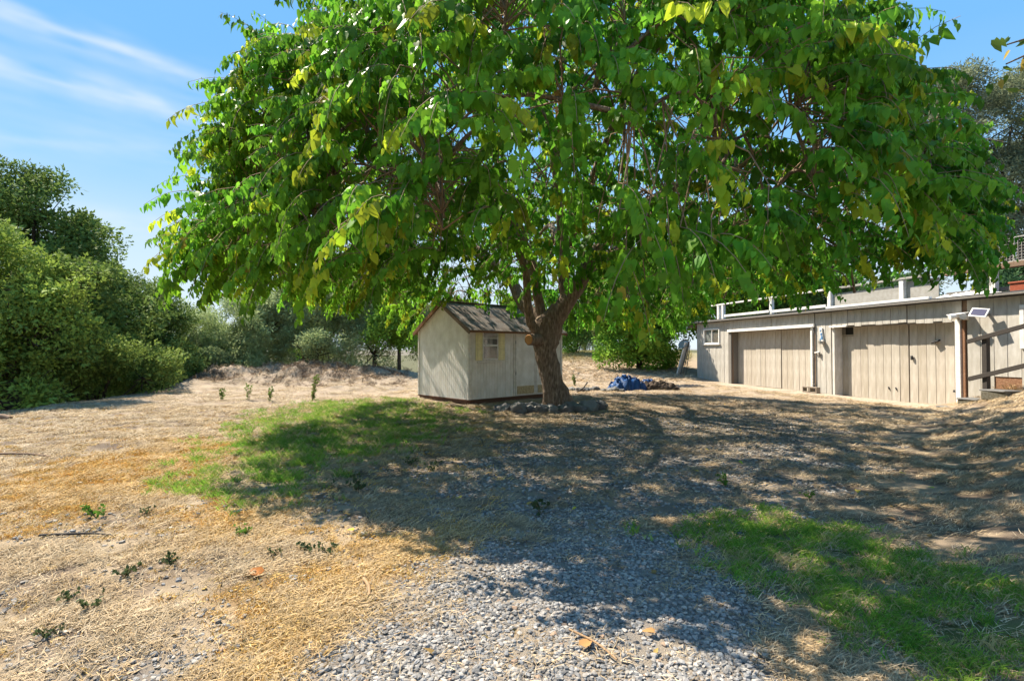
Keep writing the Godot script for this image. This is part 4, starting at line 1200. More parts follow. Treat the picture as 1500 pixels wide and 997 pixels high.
func build_background() -> void:
	var oak1 := Color(0.075, 0.115, 0.030)
	var oak2 := Color(0.140, 0.200, 0.050)
	var ol1 := Color(0.16, 0.20, 0.10)
	var ol2 := Color(0.30, 0.36, 0.17)
	var gr1 := Color(0.105, 0.210, 0.030)
	var gr2 := Color(0.220, 0.340, 0.055)
	var dk1 := Color(0.045, 0.080, 0.030)
	var dk2 := Color(0.095, 0.150, 0.050)
	# the wood along the left edge
	bg_tree("oak_tree", "tall dark oak rising highest at the left edge of the yard", "tree", -18.6, 20.0, [[-0.5, 6.2, 0, 2.3, 2.0], [0.6, 8.6, 0.5, 1.5, 1.3], [-0.8, 9.2, 0, 1.4, 1.2], [1.8, 6.6, 0.8, 1.8, 1.6], [-2.4, 7.0, 0, 2.2, 2.0], [2.4, 4.6, 0.3, 1.8, 1.6], [-0.6, 3.6, 1.0, 2.2, 1.9]], 2600, 0.75, "fine", oak1, oak2, 5.5, 0.28, "trees along the left edge")
	bg_tree("oak_tree", "rounded oak with a lit green face nearest the left edge", "tree", -14.6, 15.2, [[-0.6, 3.8, 0, 1.9, 1.7], [0.8, 2.4, 0.2, 1.6, 1.5], [-1.6, 2.0, 0.6, 1.8, 1.7], [0.3, 1.2, 0.9, 1.5, 1.3], [-2.6, 4.2, -0.4, 1.7, 1.6], [1.2, 4.0, -0.8, 1.1, 1.0]], 3000, 0.62, "fine", oak1, Color(0.190, 0.260, 0.050), 2.4, 0.2, "trees along the left edge")
	bg_tree("oak_tree", "small oak with a pointed dark top behind the round oak", "tree", -16.9, 22.5, [[0.2, 4.9, 0, 1.7, 1.5], [1.3, 3.9, 0.5, 1.5, 1.4], [-1.2, 5.4, 0, 1.5, 1.3], [0.3, 2.6, 0.8, 1.8, 1.6], [1.6, 2.3, 0.9, 1.5, 1.5]], 2300, 0.62, "fine", oak1, oak2, 3.4, 0.2, "trees along the left edge")
	bg_tree("leafy_bush", "low olive green bush spilling over the left edge of the dirt", "bush", -13.9, 17.4, [[0, 1.4, 0, 1.3, 1.2], [0.9, 0.9, -0.9, 1.1, 1.0], [-0.8, 0.9, 0.8, 1.3, 1.2], [0.3, 0.6, -1.9, 1.0, 0.9]], 1500, 0.5, "fine", oak1, Color(0.20, 0.26, 0.06), 0.0, 0.04, "bushes behind the mounds")
	bg_tree("leafy_bush", "yellow green bush left of the dirt mound", "bush", -15.2, 21.4, [[0, 1.5, 0, 1.5, 1.4], [1.2, 1.2, -0.8, 1.3, 1.2], [1.4, 0.7, 0.4, 1.1, 0.9]], 1500, 0.5, "fine", Color(0.12, 0.165, 0.04), Color(0.24, 0.29, 0.08), 0.0, 0.04, "bushes behind the mounds")
	bg_tree("dark_bush", "darkest blue green bush at the foot of the mound's left slope", "bush", -14.6, 24.5, [[0, 1.5, 0, 1.6, 1.5], [0.9, 0.9, 0.9, 1.2, 1.0]], 1300, 0.5, "slim", dk2, ol1, 0.0, 0.04, "bushes behind the mounds")
	bg_tree("olive_shrub", "grey green willowy shrub behind the highest dirt mound", "shrub", -13.6, 26.2, [[0, 2.3, 0, 1.9, 1.9], [1.4, 3.0, 0, 1.6, 1.7], [-1.6, 2.4, 0.4, 1.8, 1.7], [0.2, 3.6, 0, 1.2, 1.1], [0.4, 1.0, 1.0, 1.8, 1.2]], 2600, 0.55, "slim", ol1, ol2, 1.2, 0.1, "grey shrubs behind the mounds")
	bg_tree("olive_shrub", "broad silvery shrub behind the middle of the mounds", "shrub", -10.2, 27.2, [[0, 3.0, 0, 2.0, 2.2], [-1.6, 2.6, 0.3, 1.7, 1.9], [1.5, 3.4, -0.2, 1.7, 1.9], [0.4, 1.2, 0.9, 2.0, 1.4], [0.5, 4.6, -0.4, 1.3, 1.3], [-1.4, 4.3, 0, 1.1, 1.1]], 3000, 0.55, "slim", ol1, ol2, 1.4, 0.12, "grey shrubs behind the mounds")
	bg_tree("olive_shrub", "tall silvery shrub behind the dark broken mound", "shrub", -7.2, 27.2, [[0, 3.0, 0, 2.0, 2.2], [1.3, 3.6, 0.2, 1.5, 1.7], [-1.2, 4.1, 0, 1.6, 1.6], [1.0, 4.9, 0, 1.1, 1.0], [0.2, 1.2, 0.9, 1.9, 1.4], [1.9, 2.2, 0.2, 1.2, 1.5]], 2600, 0.55, "slim", ol1, ol2, 1.4, 0.12, "grey shrubs behind the mounds")
	bg_tree("leafy_tree", "bright green young tree with a thin bare stem left of the shed", "tree", -5.55, 25.6, [[0, 2.5, 0, 1.1, 1.2], [0.4, 3.7, 0, 0.9, 1.0], [-0.7, 1.9, 0.2, 0.9, 0.9], [0.6, 1.7, 0.2, 0.7, 0.8]], 1500, 0.5, "broad", gr1, gr2, 2.6, 0.09)
	bg_tree("leafy_tree", "pale green tree just behind the shed's left roof edge", "tree", -5.0, 33.0, [[0, 3.0, 0, 1.6, 1.8], [0.9, 2.2, 0.6, 1.4, 1.3], [-0.9, 3.4, 0, 1.2, 1.4]], 1300, 0.55, "broad", gr1, Color(0.16, 0.23, 0.06), 2.0, 0.1)
	bg_tree("leafy_tree", "light green treetop peeping over the shrubs", "tree", -14.5, 36.0, [[0, 4.6, 0, 1.6, 1.7], [1.4, 5.6, 0, 1.2, 1.3], [2.6, 5.0, 0, 1.4, 1.4]], 1100, 0.6, "broad", gr1, gr2, 3.0, 0.15)
	var far := [[-27.0, 46.0, 5.8, "dark round tree at the left end of the far row"], [-23.0, 48.0, 6.6, "tallest dark tree of the far row with a domed top"], [-19.6, 50.0, 5.6, "dark tree of the far row right of the domed one"], [-24.8, 44.0, 4.2, "lower dark tree before the far row"], [-31.0, 44.0, 6.4, "dark tree of the far row behind the oaks"]]
	for q in far:
		var h: float = q[2]
		bg_tree("dark_tree", q[3], "tree", q[0], q[1], [[0, h * 0.75 + 1.2, 0, 1.7, 1.6], [1.5, h * 0.55 + 1.2, 0.4, 1.8, 1.7], [-1.6, h * 0.6 + 1.0, 0, 1.7, 1.6], [0.2, h * 0.3 + 1.0, 0.8, 2.3, 1.8]], 1000, 0.8, "fine", dk1, dk2, h * 0.5, 0.2, "dark trees far beyond the shrubs")
	for q in [[-37.0, 40.0, 5.0, "wide tree filling the far left behind the oaks"], [-27.0, 30.0, 3.2, "shadowed tree behind the left oaks"], [-22.0, 27.0, 2.6, "dark filler tree under the tall oak"]]:
		bg_tree("dark_tree", q[3], "tree", q[0], q[1], [[0, q[2], 0, 3.2, 2.6], [2.4, q[2] * 0.6, 0.5, 2.6, 2.0], [-2.6, q[2] * 0.7, 0, 2.8, 2.2]], 1400, 0.8, "fine", dk1, dk2, 2.5, 0.25, "dark trees far beyond the shrubs")
	# beyond the shed
	bg_tree("conifer", "thin dark conifer tip just left of the shed ridge", "tree", -6.9, 60.0, [[0, 5.0, 0, 0.9, 2.2], [0, 7.2, 0, 0.45, 1.2]], 500, 0.7, "needle", dk1, dk2, 5.0, 0.15)
	bg_tree("leafy_bush", "green bush showing past the shed's far corner", "bush", 4.4, 36.0, [[0, 1.6, 0, 1.1, 1.5], [-0.9, 1.2, 0, 1.2, 1.3]], 800, 0.5, "broad", Color(0.06, 0.12, 0.04), gr1, 0.0, 0.05, "bushes on the far rise")
	bg_tree("leafy_bush", "rounded yellow green bush on the far rise", "bush", 8.4, 55.0, [[0, 1.8, 0, 1.9, 1.6], [1.7, 1.5, 0, 1.5, 1.3], [-1.6, 1.3, 0, 1.4, 1.2]], 900, 0.6, "broad", Color(0.12, 0.16, 0.05), Color(0.20, 0.24, 0.075), 0.0, 0.05, "bushes on the far rise")
	bg_tree("leafy_bush", "grey green bush right of the round one on the far rise", "bush", 11.2, 52.0, [[0, 1.6, 0, 1.6, 1.5], [1.6, 2.2, 0, 1.6, 1.8]], 800, 0.6, "fine", ol1, ol2, 0.0, 0.05, "bushes on the far rise")
	for q in [[9.2, 75.0, 5.6, "dark conifer peak on the far rise, left one"], [10.6, 76.0, 4.4, "shorter dark conifer on the far rise, right one"]]:
		bg_tree("conifer", q[3], "tree", q[0], q[1], [[0, q[2] * 0.4, 0, 1.5, q[2] * 0.4], [0, q[2] * 0.8, 0, 0.8, q[2] * 0.35]], 500, 0.8, "needle", dk1, dk2, q[2] * 0.5, 0.2, "conifers on the far rise")
	# the leafy mass between shed and garage
	bg_tree("leafy_tree", "dense bright green tree drooping to the ground beside the garage", "tree", 6.9, 28.2, [[-1.3, 0.9, 0.4, 1.1, 1.0], [0.2, 0.8, 0.5, 1.2, 1.1], [1.2, 1.0, 0.0, 1.1, 1.1], [-1.8, 3.4, -0.3, 1.3, 1.3], [-1.2, 2.2, 0.3, 1.0, 1.1], [-1.6, 5.0, 0, 1.5, 1.2], [0, 2.6, 0, 1.8, 2.0], [-1.4, 3.6, 0.4, 1.5, 1.6], [1.3, 2.2, 0.2, 1.6, 1.7], [0.2, 4.6, 0, 2.0, 1.6], [-0.6, 1.2, 0.8, 1.3, 1.1], [2.4, 3.8, 0, 1.8, 1.8], [0.9, 0.9, 0.5, 1.1, 0.9]], 5400, 0.6, "broad", Color(0.10, 0.21, 0.025), Color(0.26, 0.38, 0.05), 2.2, 0.15)
	bg_tree("leafy_tree", "tall green tree rising behind the far end of the garage", "tree", 12.4, 31.0, [[0, 3.6, 0, 2.4, 2.2], [1.8, 4.6, 0, 2.4, 2.0], [-1.8, 5.0, 0, 2.0, 1.9], [0, 6.0, 0, 2.2, 1.8]], 2400, 0.65, "broad", Color(0.08, 0.17, 0.025), Color(0.18, 0.28, 0.045), 3.0, 0.2)
	bg_tree("leafy_tree", "dark green tree seen through the deck rails above the far door", "tree", 15.8, 31.5, [[0, 2.2, 0, 2.2, 1.9], [1.8, 3.0, 0, 1.9, 1.8], [-1.6, 2.6, 0.3, 1.8, 1.7], [0.4, 4.2, 0, 1.8, 1.5]], 1800, 0.6, "broad", Color(0.05, 0.11, 0.03), Color(0.12, 0.20, 0.05), 1.5, 0.15)
	bg_tree("leafy_tree", "olive green tree seen through the deck rails above the wall bracket", "tree", 19.6, 33.0, [[0, 2.4, 0, 2.2, 1.9], [1.9, 2.0, 0, 2.0, 1.7], [-1.4, 3.6, 0, 1.8, 1.6]], 1500, 0.6, "broad", Color(0.06, 0.10, 0.035), Color(0.14, 0.20, 0.06), 1.5, 0.15)
	# behind the deck
	bg_tree("grey_oak", "great grey green oak towering behind the deck", "tree", 24.5, 27.0, [[0, 7.2, 0, 3.0, 2.4], [-2.2, 9.6, 0, 2.4, 2.2], [1.6, 10.6, 0, 2.6, 2.2], [-3.6, 6.4, 0.6, 2.4, 2.2], [3.6, 7.6, 0, 2.8, 2.6], [0.6, 4.6, 1.0, 3.0, 2.0], [-2.6, 4.0, 0.8, 2.4, 1.6], [3.0, 12.0, 0, 1.8, 1.6], [-0.6, 12.4, 0, 1.8, 1.4]], 4200, 0.72, "slim", Color(0.10, 0.12, 0.075), Color(0.20, 0.225, 0.13), 5.0, 0.4)
	bg_tree("grey_oak", "second grey oak farther right behind the trellis", "tree", 32.0, 27.0, [[0, 6.4, 0, 3.2, 2.8], [-2.4, 9.0, 0, 2.6, 2.4], [2.0, 10.0, 0, 2.8, 2.6], [-2.6, 4.0, 0.6, 2.8, 2.2]], 2400, 0.75, "slim", Color(0.10, 0.12, 0.075), Color(0.20, 0.225, 0.13), 5.0, 0.4)
	for q in [[21.4, 17.5, "dark glossy hedge bush seen under the deck's top rail"], [22.6, 14.6, "dark hedge bush behind the blue pot"], [20.5, 21.0, "dark hedge bush farther along behind the deck"], [18.6, 25.0, "dark hedge bush at the far end of the deck"]]:
		bg_tree("hedge_bush", q[2], "bush", q[0], q[1], [[0, 0.9, 0, 1.5, 1.1], [-0.9, 0.7, 1.2, 1.4, 0.9], [0.9, 1.4, -0.6, 1.4, 1.3]], 1100, 0.5, "broad", Color(0.028, 0.06, 0.026), Color(0.06, 0.11, 0.045), 0.0, 0.05, "hedge bushes behind the deck")
	# trees that lie off to the sides and close the horizon
	for q in [[-50.0, 60.0], [-42.0, 75.0], [-12.0, 90.0], [2.0, 95.0], [18.0, 85.0], [34.0, 60.0], [44.0, 40.0], [-58.0, 30.0]]:
		pass

func build_overhang() -> void:   # a neighbouring tree reaches into the top right corner
	var t := thing("yellowing_tree", "tree with yellowing leaves reaching in at the top right corner", "tree", on(8.6, 4.6))
	var off := -t.position
	var b := Mb.new()
	var tp := curve([on(8.6, 4.6, -0.2), Vector3(8.5, 2.2, -4.6), Vector3(8.3, 3.8, -4.7), Vector3(8.0, 5.6, -4.9)], 12)
	b.tube(tp, taper(0.2, 0.1, 12), 12, nz_bark, 0.2)
	part("trunk", b.mesh(), M.bark, t, off)
	var ends := [Vector3(4.85, 4.3, -5.05), Vector3(5.2, 4.7, -5.4), Vector3(5.1, 4.0, -5.2), Vector3(6.4, 3.7, -6.0), Vector3(7.4, 4.4, -6.6), Vector3(5.6, 5.4, -4.4), Vector3(6.8, 6.0, -5.6), Vector3(8.9, 5.8, -6.6), Vector3(9.8, 5.0, -3.6), Vector3(7.2, 5.4, -3.4)]
	var xf := []
	var cols := PackedColorArray()
	for e in ends:
		var m := Mb.new()
		var cv := curve([Vector3(8.35, 3.6 + rr(0, 1.4), -4.7), Vector3(8.35, 4.2, -4.7).lerp(e, 0.55) + Vector3(0, 0.5, 0), e], 10)
		m.tube(cv, taper(0.045, 0.008, 10), 6, null, 0.0, false)
		part("branch", m.mesh(), M.bark, t, off)
		for k in 60:
			var s := rr(0.45, 1.0) * 10.0
			var i0 := mini(int(s), 9)
			var p := cv[i0].lerp(cv[i0 + 1], s - i0) + rand_dir() * rr(0.03, 0.30)
			if p.x / -p.z < 0.935 and p.y > 1.0: 
				if rng.randf() < 0.3: continue
			var ld := (Vector3.DOWN * 0.7 + rand_dir() * 0.8).normalized()
			var nn := rand_dir()
			nn = (nn - ld * nn.dot(ld)).normalized()
			var sc := rr(0.10, 0.17)
			xf.append(Transform3D(Basis(ld.cross(nn) * sc * 0.62, ld * sc, nn * sc), p + off))
			var c := Color(0.075, 0.15, 0.03).lerp(Color(0.16, 0.21, 0.03), rng.randf())
			if rng.randf() < 0.3: c = Color(0.50, 0.36, 0.07)
			cols.append(c * rr(0.8, 1.2))
	copies("crown", mulberry_leaf(0.2, 0.05), M.leaf, xf, cols, t)

# ---------- straw, grass, gravel, litter ----------
func scatter(n: int, d0: float, d1: float, pw: float, accept: Callable, put: Callable) -> void:
	for i in n:
		var d := lerpf(d0, d1, pow(rng.randf(), pw))
		var half := d * 1.06 + 0.5
		var x := rr(-half, half)
		if x < -12.4 or x > 12.6: continue
		if d > 11.5 and (x - 11.3) * 0.2055 + (13.45 - d) * 0.979 < 0.4 and -(x - 11.3) * 0.979 + (13.45 - d) * 0.2055 < 0.75: continue
		# not under the shed
		var u := (x + 1.17) * 0.728 + (d - 14.2) * 0.685
		var v := -(x + 1.17) * 0.685 + (d - 14.2) * 0.728
		if u > -0.05 and u < 3.85 and v > -0.05 and v < 2.55: continue
		if rng.randf() > accept.call(x, d): continue
		put.call(x, d)
func ground_xf(x: float, d: float, s: float, tall := 1.0, up := 0.0) -> Transform3D:
	var e := 0.15
	var n := Vector3(land(x - e, d) - land(x + e, d), 2.0 * e, -(land(x, d - e) - land(x, d + e))).normalized()
	var a := rng.randf() * TAU
	var t := Vector3(cos(a), 0, sin(a))
	t = (t - n * t.dot(n)).normalized()
	return Transform3D(Basis(t * s, n * s * tall, t.cross(n) * s), on(x, d, up))
func build_ground_cover() -> void:
	# straw lying about, finer near by
	var straws := [[], [], []]
	var scol := [PackedColorArray(), PackedColorArray(), PackedColorArray()]
	scatter(84000, 1.9, 24.0, 1.1, func(x: float, d: float) -> float:
		var patch := clampf(0.34 + 1.9 * nz_mid.get_noise_2d(x * 0.9, d * 0.9) + 0.5 * nz_fine.get_noise_2d(x * 0.5, d * 0.5), 0.05, 1.0)
		return patch * (1.0 - 0.90 * cover(GRAVEL, x, d)) * (1.0 - 0.4 * cover(GREEN, x, d)) * (1.0 - 0.55 * cover(BROWN, x, d)) * lerpf(1.0, 0.55, ss(8.0, 20.0, d)),
		func(x: float, d: float) -> void:
			var k := rng.randi() % 3
			straws[k].append(ground_xf(x, d, rr(0.7, 1.25) * lerpf(0.8, 1.5, ss(2.0, 14.0, d)), 0.7, 0.004))
			var c := Color(0.50, 0.34, 0.165).lerp(Color(0.74, 0.61, 0.42), rng.randf() * lerpf(0.75, 1.0, ss(4.0, 9.0, d)))
			c = c.lerp(Color(0.70, 0.44, 0.13), cover(ORANGE, x, d) * rr(0.3, 0.95))
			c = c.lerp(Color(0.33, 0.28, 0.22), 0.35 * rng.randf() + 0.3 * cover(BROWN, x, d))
			scol[k].append(c * rr(0.55, 1.12)))
	for k in 3:
		var o := copies("straw", blade_tuft(50 + k, 26, 0.075, 0.12, 0.0048, 0.9, 0.5), M.straw, straws[k], scol[k], self)
		metas(o, "loose pale straw strewn over the whole yard", "straw", "straw litter", "stuff")
	# short standing dry grass, golden
	var gx := []
	var gc := PackedColorArray()
	scatter(60000, 1.9, 14.0, 1.1, func(x: float, d: float) -> float: return 1.3 * cover(ORANGE, x, d) * clampf(0.6 + 1.2 * nz_mid.get_noise_2d(x * 1.5, d * 1.5), 0.0, 1.0) + 0.10 * (1.0 - cover(GRAVEL, x, d)) * float(x < 0.0),
		func(x: float, d: float) -> void:
			gx.append(ground_xf(x, d, rr(0.6, 1.2) * lerpf(0.75, 1.3, ss(2.0, 9.0, d))))
			gc.append(Color(0.74, 0.42, 0.09).lerp(Color(0.80, 0.58, 0.22), rng.randf()) * rr(0.75, 1.1)))
	var o := copies("dry_grass", blade_tuft(61, 18, 0.055, 0.07, 0.005, 0.7, 0.35), M.straw, gx, gc, self)
	metas(o, "short golden dry grass in patches on the sunny side", "grass", "", "stuff")
	# green grass
	var nx := []
	var nc := PackedColorArray()
	scatter(130000, 1.9, 16.5, 1.0, func(x: float, d: float) -> float: return cover(GREEN, x, d) * clampf(0.46 + 1.6 * nz_mid.get_noise_2d(x * 1.3, d * 1.3) + 0.6 * nz_fine.get_noise_2d(x * 0.6, d * 0.6), 0.0, 1.0),
		func(x: float, d: float) -> void:
			nx.append(ground_xf(x, d, rr(0.55, 1.15) * lerpf(0.8, 1.2, ss(2.0, 9.0, d)), rr(0.8, 1.2)))
			var c := Color(0.13, 0.34, 0.04).lerp(Color(0.36, 0.52, 0.08), rng.randf())
			if rng.randf() < 0.24: c = Color(0.60, 0.50, 0.25)
			nc.append(c * rr(0.8, 1.15)))
	o = copies("green_grass", blade_tuft(62, 15, 0.13, 0.06, 0.0055, 0.55, 0.4), M.blade, nx, nc, self)
	metas(o, "fresh green grass in two strips beside the gravel", "grass", "", "stuff")
	# gravel
	var stones := [[], [], []]
	var tint := [PackedColorArray(), PackedColorArray(), PackedColorArray()]
	var add := func(x: float, d: float, s: float) -> void:
		var k := rng.randi() % 3
		var a := rng.randf() * TAU
		var bs := Basis(Vector3.UP, a) * Basis(Vector3.RIGHT, rr(-0.5, 0.5)) * Basis.from_scale(Vector3(s * rr(0.8, 1.5), s * rr(0.35, 0.75), s))
		stones[k].append(Transform3D(bs, on(x, d, s * rr(0.05, 0.5))))
		var v := rr(0.5, 1.35)
		var c := Color(0.245, 0.245, 0.245).lerp(Color(0.48, 0.43, 0.37), pow(rng.randf(), 1.5)) * v
		if rng.randf() < 0.02: c = Color(0.42, 0.29, 0.2)
		tint[k].append(c)
	for i in 90000:
		var d := rr(1.8, 4.9)
		var x := rr(-2.9, 2.2)
		if rng.randf() < pow(cover(GRAVEL, x, d), 1.3) * clampf(0.85 + 1.3 * nz_mid.get_noise_2d(x * 1.7, d * 1.7), 0.3, 1.0): add.call(x, d, lerpf(0.004, 0.0155, pow(rng.randf(), 1.7)))
	for i in 100000:
		var d := lerpf(4.4, 13.5, pow(rng.randf(), 1.1))
		var x := rr(-2.5, 7.5)
		if rng.randf() < cover(GRAVEL, x, d) * clampf(0.6 + 1.2 * nz_mid.get_noise_2d(x * 1.2, d * 1.2), 0.05, 1.0): add.call(x, d, lerpf(0.007, 0.021, pow(rng.randf(), 1.5)))
	# stray slate chips in the worn straw
	for i in 5000:
		var d := lerpf(1.9, 7.0, pow(rng.randf(), 1.2))
		var x := rr(-d * 1.05, -0.6)
		if nz_mid.get_noise_2d(x * 0.9, d * 0.9) + 0.3 * nz_fine.get_noise_2d(x * 0.5, d * 0.5) < -0.08 and rng.randf() < 0.8: add.call(x, d, lerpf(0.005, 0.02, pow(rng.randf(), 2.0)))
	for k in 3:
		var p := copies("gravel", lump(70 + k, 1, 0.85, true), M.stone, stones[k], tint[k], self)
		metas(p, "blue grey crushed gravel covering the drive", "gravel", "gravel of the drive", "stuff")
	# rough dry growth on the far mounds and the rise beyond the shed
	var mx := []
	var mc := PackedColorArray()
	for i in 2600:
		var x := rr(-13.5, -4.2)
		var d := rr(20.5, 25.5)
		var dark := bump2(x, d, -8.2, 23.6, 2.2, 1.2) + 0.8 * bump2(x, d, -12.2, 21.4, 0.9, 0.6) + 0.12
		if rng.randf() > dark: continue
		mx.append(ground_xf(x, d, rr(0.6, 1.5)))
		mc.append(Color(0.16, 0.11, 0.075).lerp(Color(0.50, 0.37, 0.24), pow(rng.randf(), 2.0)))
	o = copies("dead_brush", blade_tuft(66, 14, 0.24, 0.14, 0.014, 0.75, 0.4), M.straw, mx, mc, self)
	metas(o, "dark dead brush and roots on the broken dirt mounds", "brush", "", "stuff")
	var hx := []
	var hc := PackedColorArray()
	for i in 7000:
		var d := lerpf(23.0, 46.0, rng.randf())
		var x := rr(-3.0, 0.34 * d)
		var crest := ss(30.0, 36.0, d)
		if rng.randf() > 0.35 + 0.65 * crest: continue
		hx.append(ground_xf(x, d, rr(0.7, 1.4), lerpf(0.5, 1.2, crest)))
		hc.append(Color(0.58, 0.45, 0.30).lerp(Color(0.36, 0.36, 0.13), crest * rr(0.3, 1.0)) * rr(0.7, 1.15))
	o = copies("wild_grass", blade_tuft(67, 16, 0.34, 0.25, 0.02, 0.6, 0.4), M.straw, hx, hc, self)
	metas(o, "wild dry grass turning green along the crest of the far rise", "grass", "", "stuff")
	# brown litter under the tree
	var lx := []
	var lc := PackedColorArray()
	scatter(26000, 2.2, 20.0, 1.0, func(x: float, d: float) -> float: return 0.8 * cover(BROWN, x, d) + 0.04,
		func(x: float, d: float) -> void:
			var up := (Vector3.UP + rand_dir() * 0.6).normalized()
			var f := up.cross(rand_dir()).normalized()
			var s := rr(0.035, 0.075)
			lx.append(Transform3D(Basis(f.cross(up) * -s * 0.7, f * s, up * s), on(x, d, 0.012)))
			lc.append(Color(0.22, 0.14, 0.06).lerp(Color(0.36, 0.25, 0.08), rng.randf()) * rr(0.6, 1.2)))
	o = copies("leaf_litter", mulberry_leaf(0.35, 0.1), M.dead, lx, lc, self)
	metas(o, "small brown leaf litter under the mulberry tree", "leaves", "", "stuff")

func build_small_things() -> void:
	# dirt clods and stones round the trunk
	var shapes := []
	for k in 5: shapes.append(lump(90 + k, 3, 0.55))
	var spots := [[-0.18, 12.55, 0.20], [0.12, 12.42, 0.22], [0.42, 12.5, 0.17], [0.68, 12.45, 0.20], [0.98, 12.4, 0.17], [1.30, 12.5, 0.22], [1.62, 12.55, 0.18], [1.86, 12.85, 0.24], [2.12, 13.15, 0.22], [2.3, 13.5, 0.17], [0.2, 12.85, 0.17], [0.55, 12.85, 0.2], [1.5, 12.9, 0.2], [1.95, 13.4, 0.2], [-0.3, 12.9, 0.14], [0.9, 12.75, 0.16]]
	var says := ["grey clod at the leftmost end of the ring round the trunk", "pale topped clod second from the ring's left end", "small clod third along the front of the ring", "lumpy clod before the trunk's left side", "flat clod squarely before the trunk", "large clod before the trunk's right side", "low clod right of the trunk's front", "largest dark clod on the ring's right shoulder", "dark clod on the ring's right side", "last small clod at the ring's right end", "small clod tucked behind the ring's left end", "clod between the ring and the trunk's left root", "clod pressed against the trunk's right root", "rounded clod behind the ring's right shoulder", "smallest clod lying off the ring's left end", "clod wedged against the trunk's front"]
	for i in spots.size():
		var s: Array = spots[i]
		var o := part("dirt_clod", shapes[i % 5], M.rock[i % 3], self, on(s[0], s[1], s[2] * 0.25), Vector3(rr(-0.3, 0.3), rr(0, TAU), rr(-0.3, 0.3)))
		o.scale = Vector3(s[2] * 1.2, s[2] * 0.72, s[2])
		metas(o, says[i], "clod", "clods round the trunk")
	# blue tarp, brown heap, black cloth
	var tp := part("blue_tarp", crumpled(1.25, 1.0, 0.58, 11, 34, 24), M.tarp, self, on(4.25, 19.7, -0.03), Vector3(0, 0.3, 0))
	metas(tp, "crumpled blue tarp heap between the tree and the garage", "tarp")
	var hp := part("brown_heap", crumpled(1.9, 1.0, 0.36, 12, 30, 18), M.sack, self, on(5.35, 19.9, -0.03), Vector3(0, -0.1, 0))
	metas(hp, "dark brown heap lying against the blue tarp", "heap")
	var bt := part("blue_tarp", crumpled(0.6, 0.5, 0.40, 15, 16, 12), M.tarp, self, on(5.35, 20.5, -0.02), Vector3(0, 0.5, 0))
	metas(bt, "small fold of blue tarp behind the brown heap", "tarp")
	var fb := part("black_fabric", crumpled(1.7, 0.8, 0.12, 13, 26, 12), M.fabric, self, on(6.95, 20.9, -0.01), Vector3(0, 0.15, 0))
	metas(fb, "black ground fabric lying flat left of the garage", "fabric")
	# row of stones and a stick beyond the tree
	for i in 9:
		var o := part("field_stone", shapes[i % 5], M.rock[(i + 1) % 3], self, on(2.2 + 0.22 * i, 19.0 + rr(-0.3, 0.3), 0.03), Vector3(0, rr(0, TAU), 0))
		var r := rr(0.08, 0.17)
		o.scale = Vector3(r * 1.3, r * 0.7, r)
		metas(o, "grey field stone, %s in the row running from the trunk to the tarp" % ["first", "second", "third", "fourth", "fifth", "sixth", "seventh", "eighth", "last"][i], "stone", "stones in the row left of the tarp")
	var sk := stick([on(2.3, 18.3, 0.02), on(2.55, 18.6, 0.14), on(2.75, 19.0, 0.3)], 0.03, M.dark_wood)
	var st := part("dead_stick", sk, M.dark_wood, self)
	metas(st, "dark forked stick propped on the stones left of the tarp", "stick")
	# white board leaning on the garage end
	var bd := thing("leaning_board", "long white board leaning at the garage's far end", "board", gp(-12.25, 0, 0.35), G_TURN)
	bx("board", Vector3(0.07, 2.0, 0.42), Vector3(-0.25, 0.96, 0.0), M.rail_white, bd, Vector3(0.12, 0.5, -0.35), 0.012)
	var poles := thing("leaning_poles", "bundle of thin grey poles leaning behind the white board", "poles", gp(-11.98, 0, 0.2), G_TURN)
	for k in 3:
		var pm := Mb.new()
		pm.tube(PackedVector3Array([Vector3(-0.55 - 0.1 * k, -0.02, 0.1 * k), Vector3(-0.02 - 0.05 * k, 1.7 + 0.1 * k, 0.02)]), PackedFloat32Array([0.02, 0.02]), 6)
		part("pole", pm.mesh(), M.gray_wood, poles)
	var dsc := thing("old_fan", "round grey metal dish resting on the white board's top", "dish", gp(-12.25, 1.78, 0.42), G_TURN)
	var dm := Mb.new()
	dm.tube(PackedVector3Array([Vector3(0, 0, -0.05), Vector3(0, 0, 0.0), Vector3(0, 0.01, 0.03)]), PackedFloat32Array([0.12, 0.25, 0.27]), 18)
	part("dish", dm.mesh(), M.metal, dsc, Vector3.ZERO, Vector3(-0.3, 0.4, 0))
	# log and sticks on the left
	metas(part("fallen_log", stick([on(-11.2, 10.9, 0.05), on(-10.85, 11.0, 0.09), on(-10.55, 10.95, 0.04)], 0.07, M.brown_wood), M.brown_wood, self), "short brown log lying at the left edge of the yard", "log")
	metas(part("dead_stick", stick([on(-7.4, 7.3, 0.02), on(-6.9, 7.4, 0.03), on(-6.5, 7.35, 0.02)], 0.02, M.brown_wood), M.brown_wood, self), "thin brown stick lying on the dry grass", "stick")
	metas(part("dead_stick", stick([on(-3.75, 4.15, 0.015), on(-3.4, 4.2, 0.02), on(-3.15, 4.15, 0.015)], 0.012, M.dark_wood), M.dark_wood, self), "dark stick lying flat beside the small green weed", "stick")
	metas(part("dead_stick", stick([on(-0.97, 3.42, 0.02), on(-0.9, 3.28, 0.03), on(-0.86, 3.16, 0.015)], 0.013, M.wood_pale), M.wood_pale, self), "pale broken stick at the edge of the gravel", "stick")
	metas(part("dead_stick", stick([on(0.3, 2.75, 0.03), on(0.42, 2.62, 0.03), on(0.5, 2.5, 0.02)], 0.006, M.wood_pale), M.wood_pale, self), "thin pale stalk lying across the gravel", "stick")
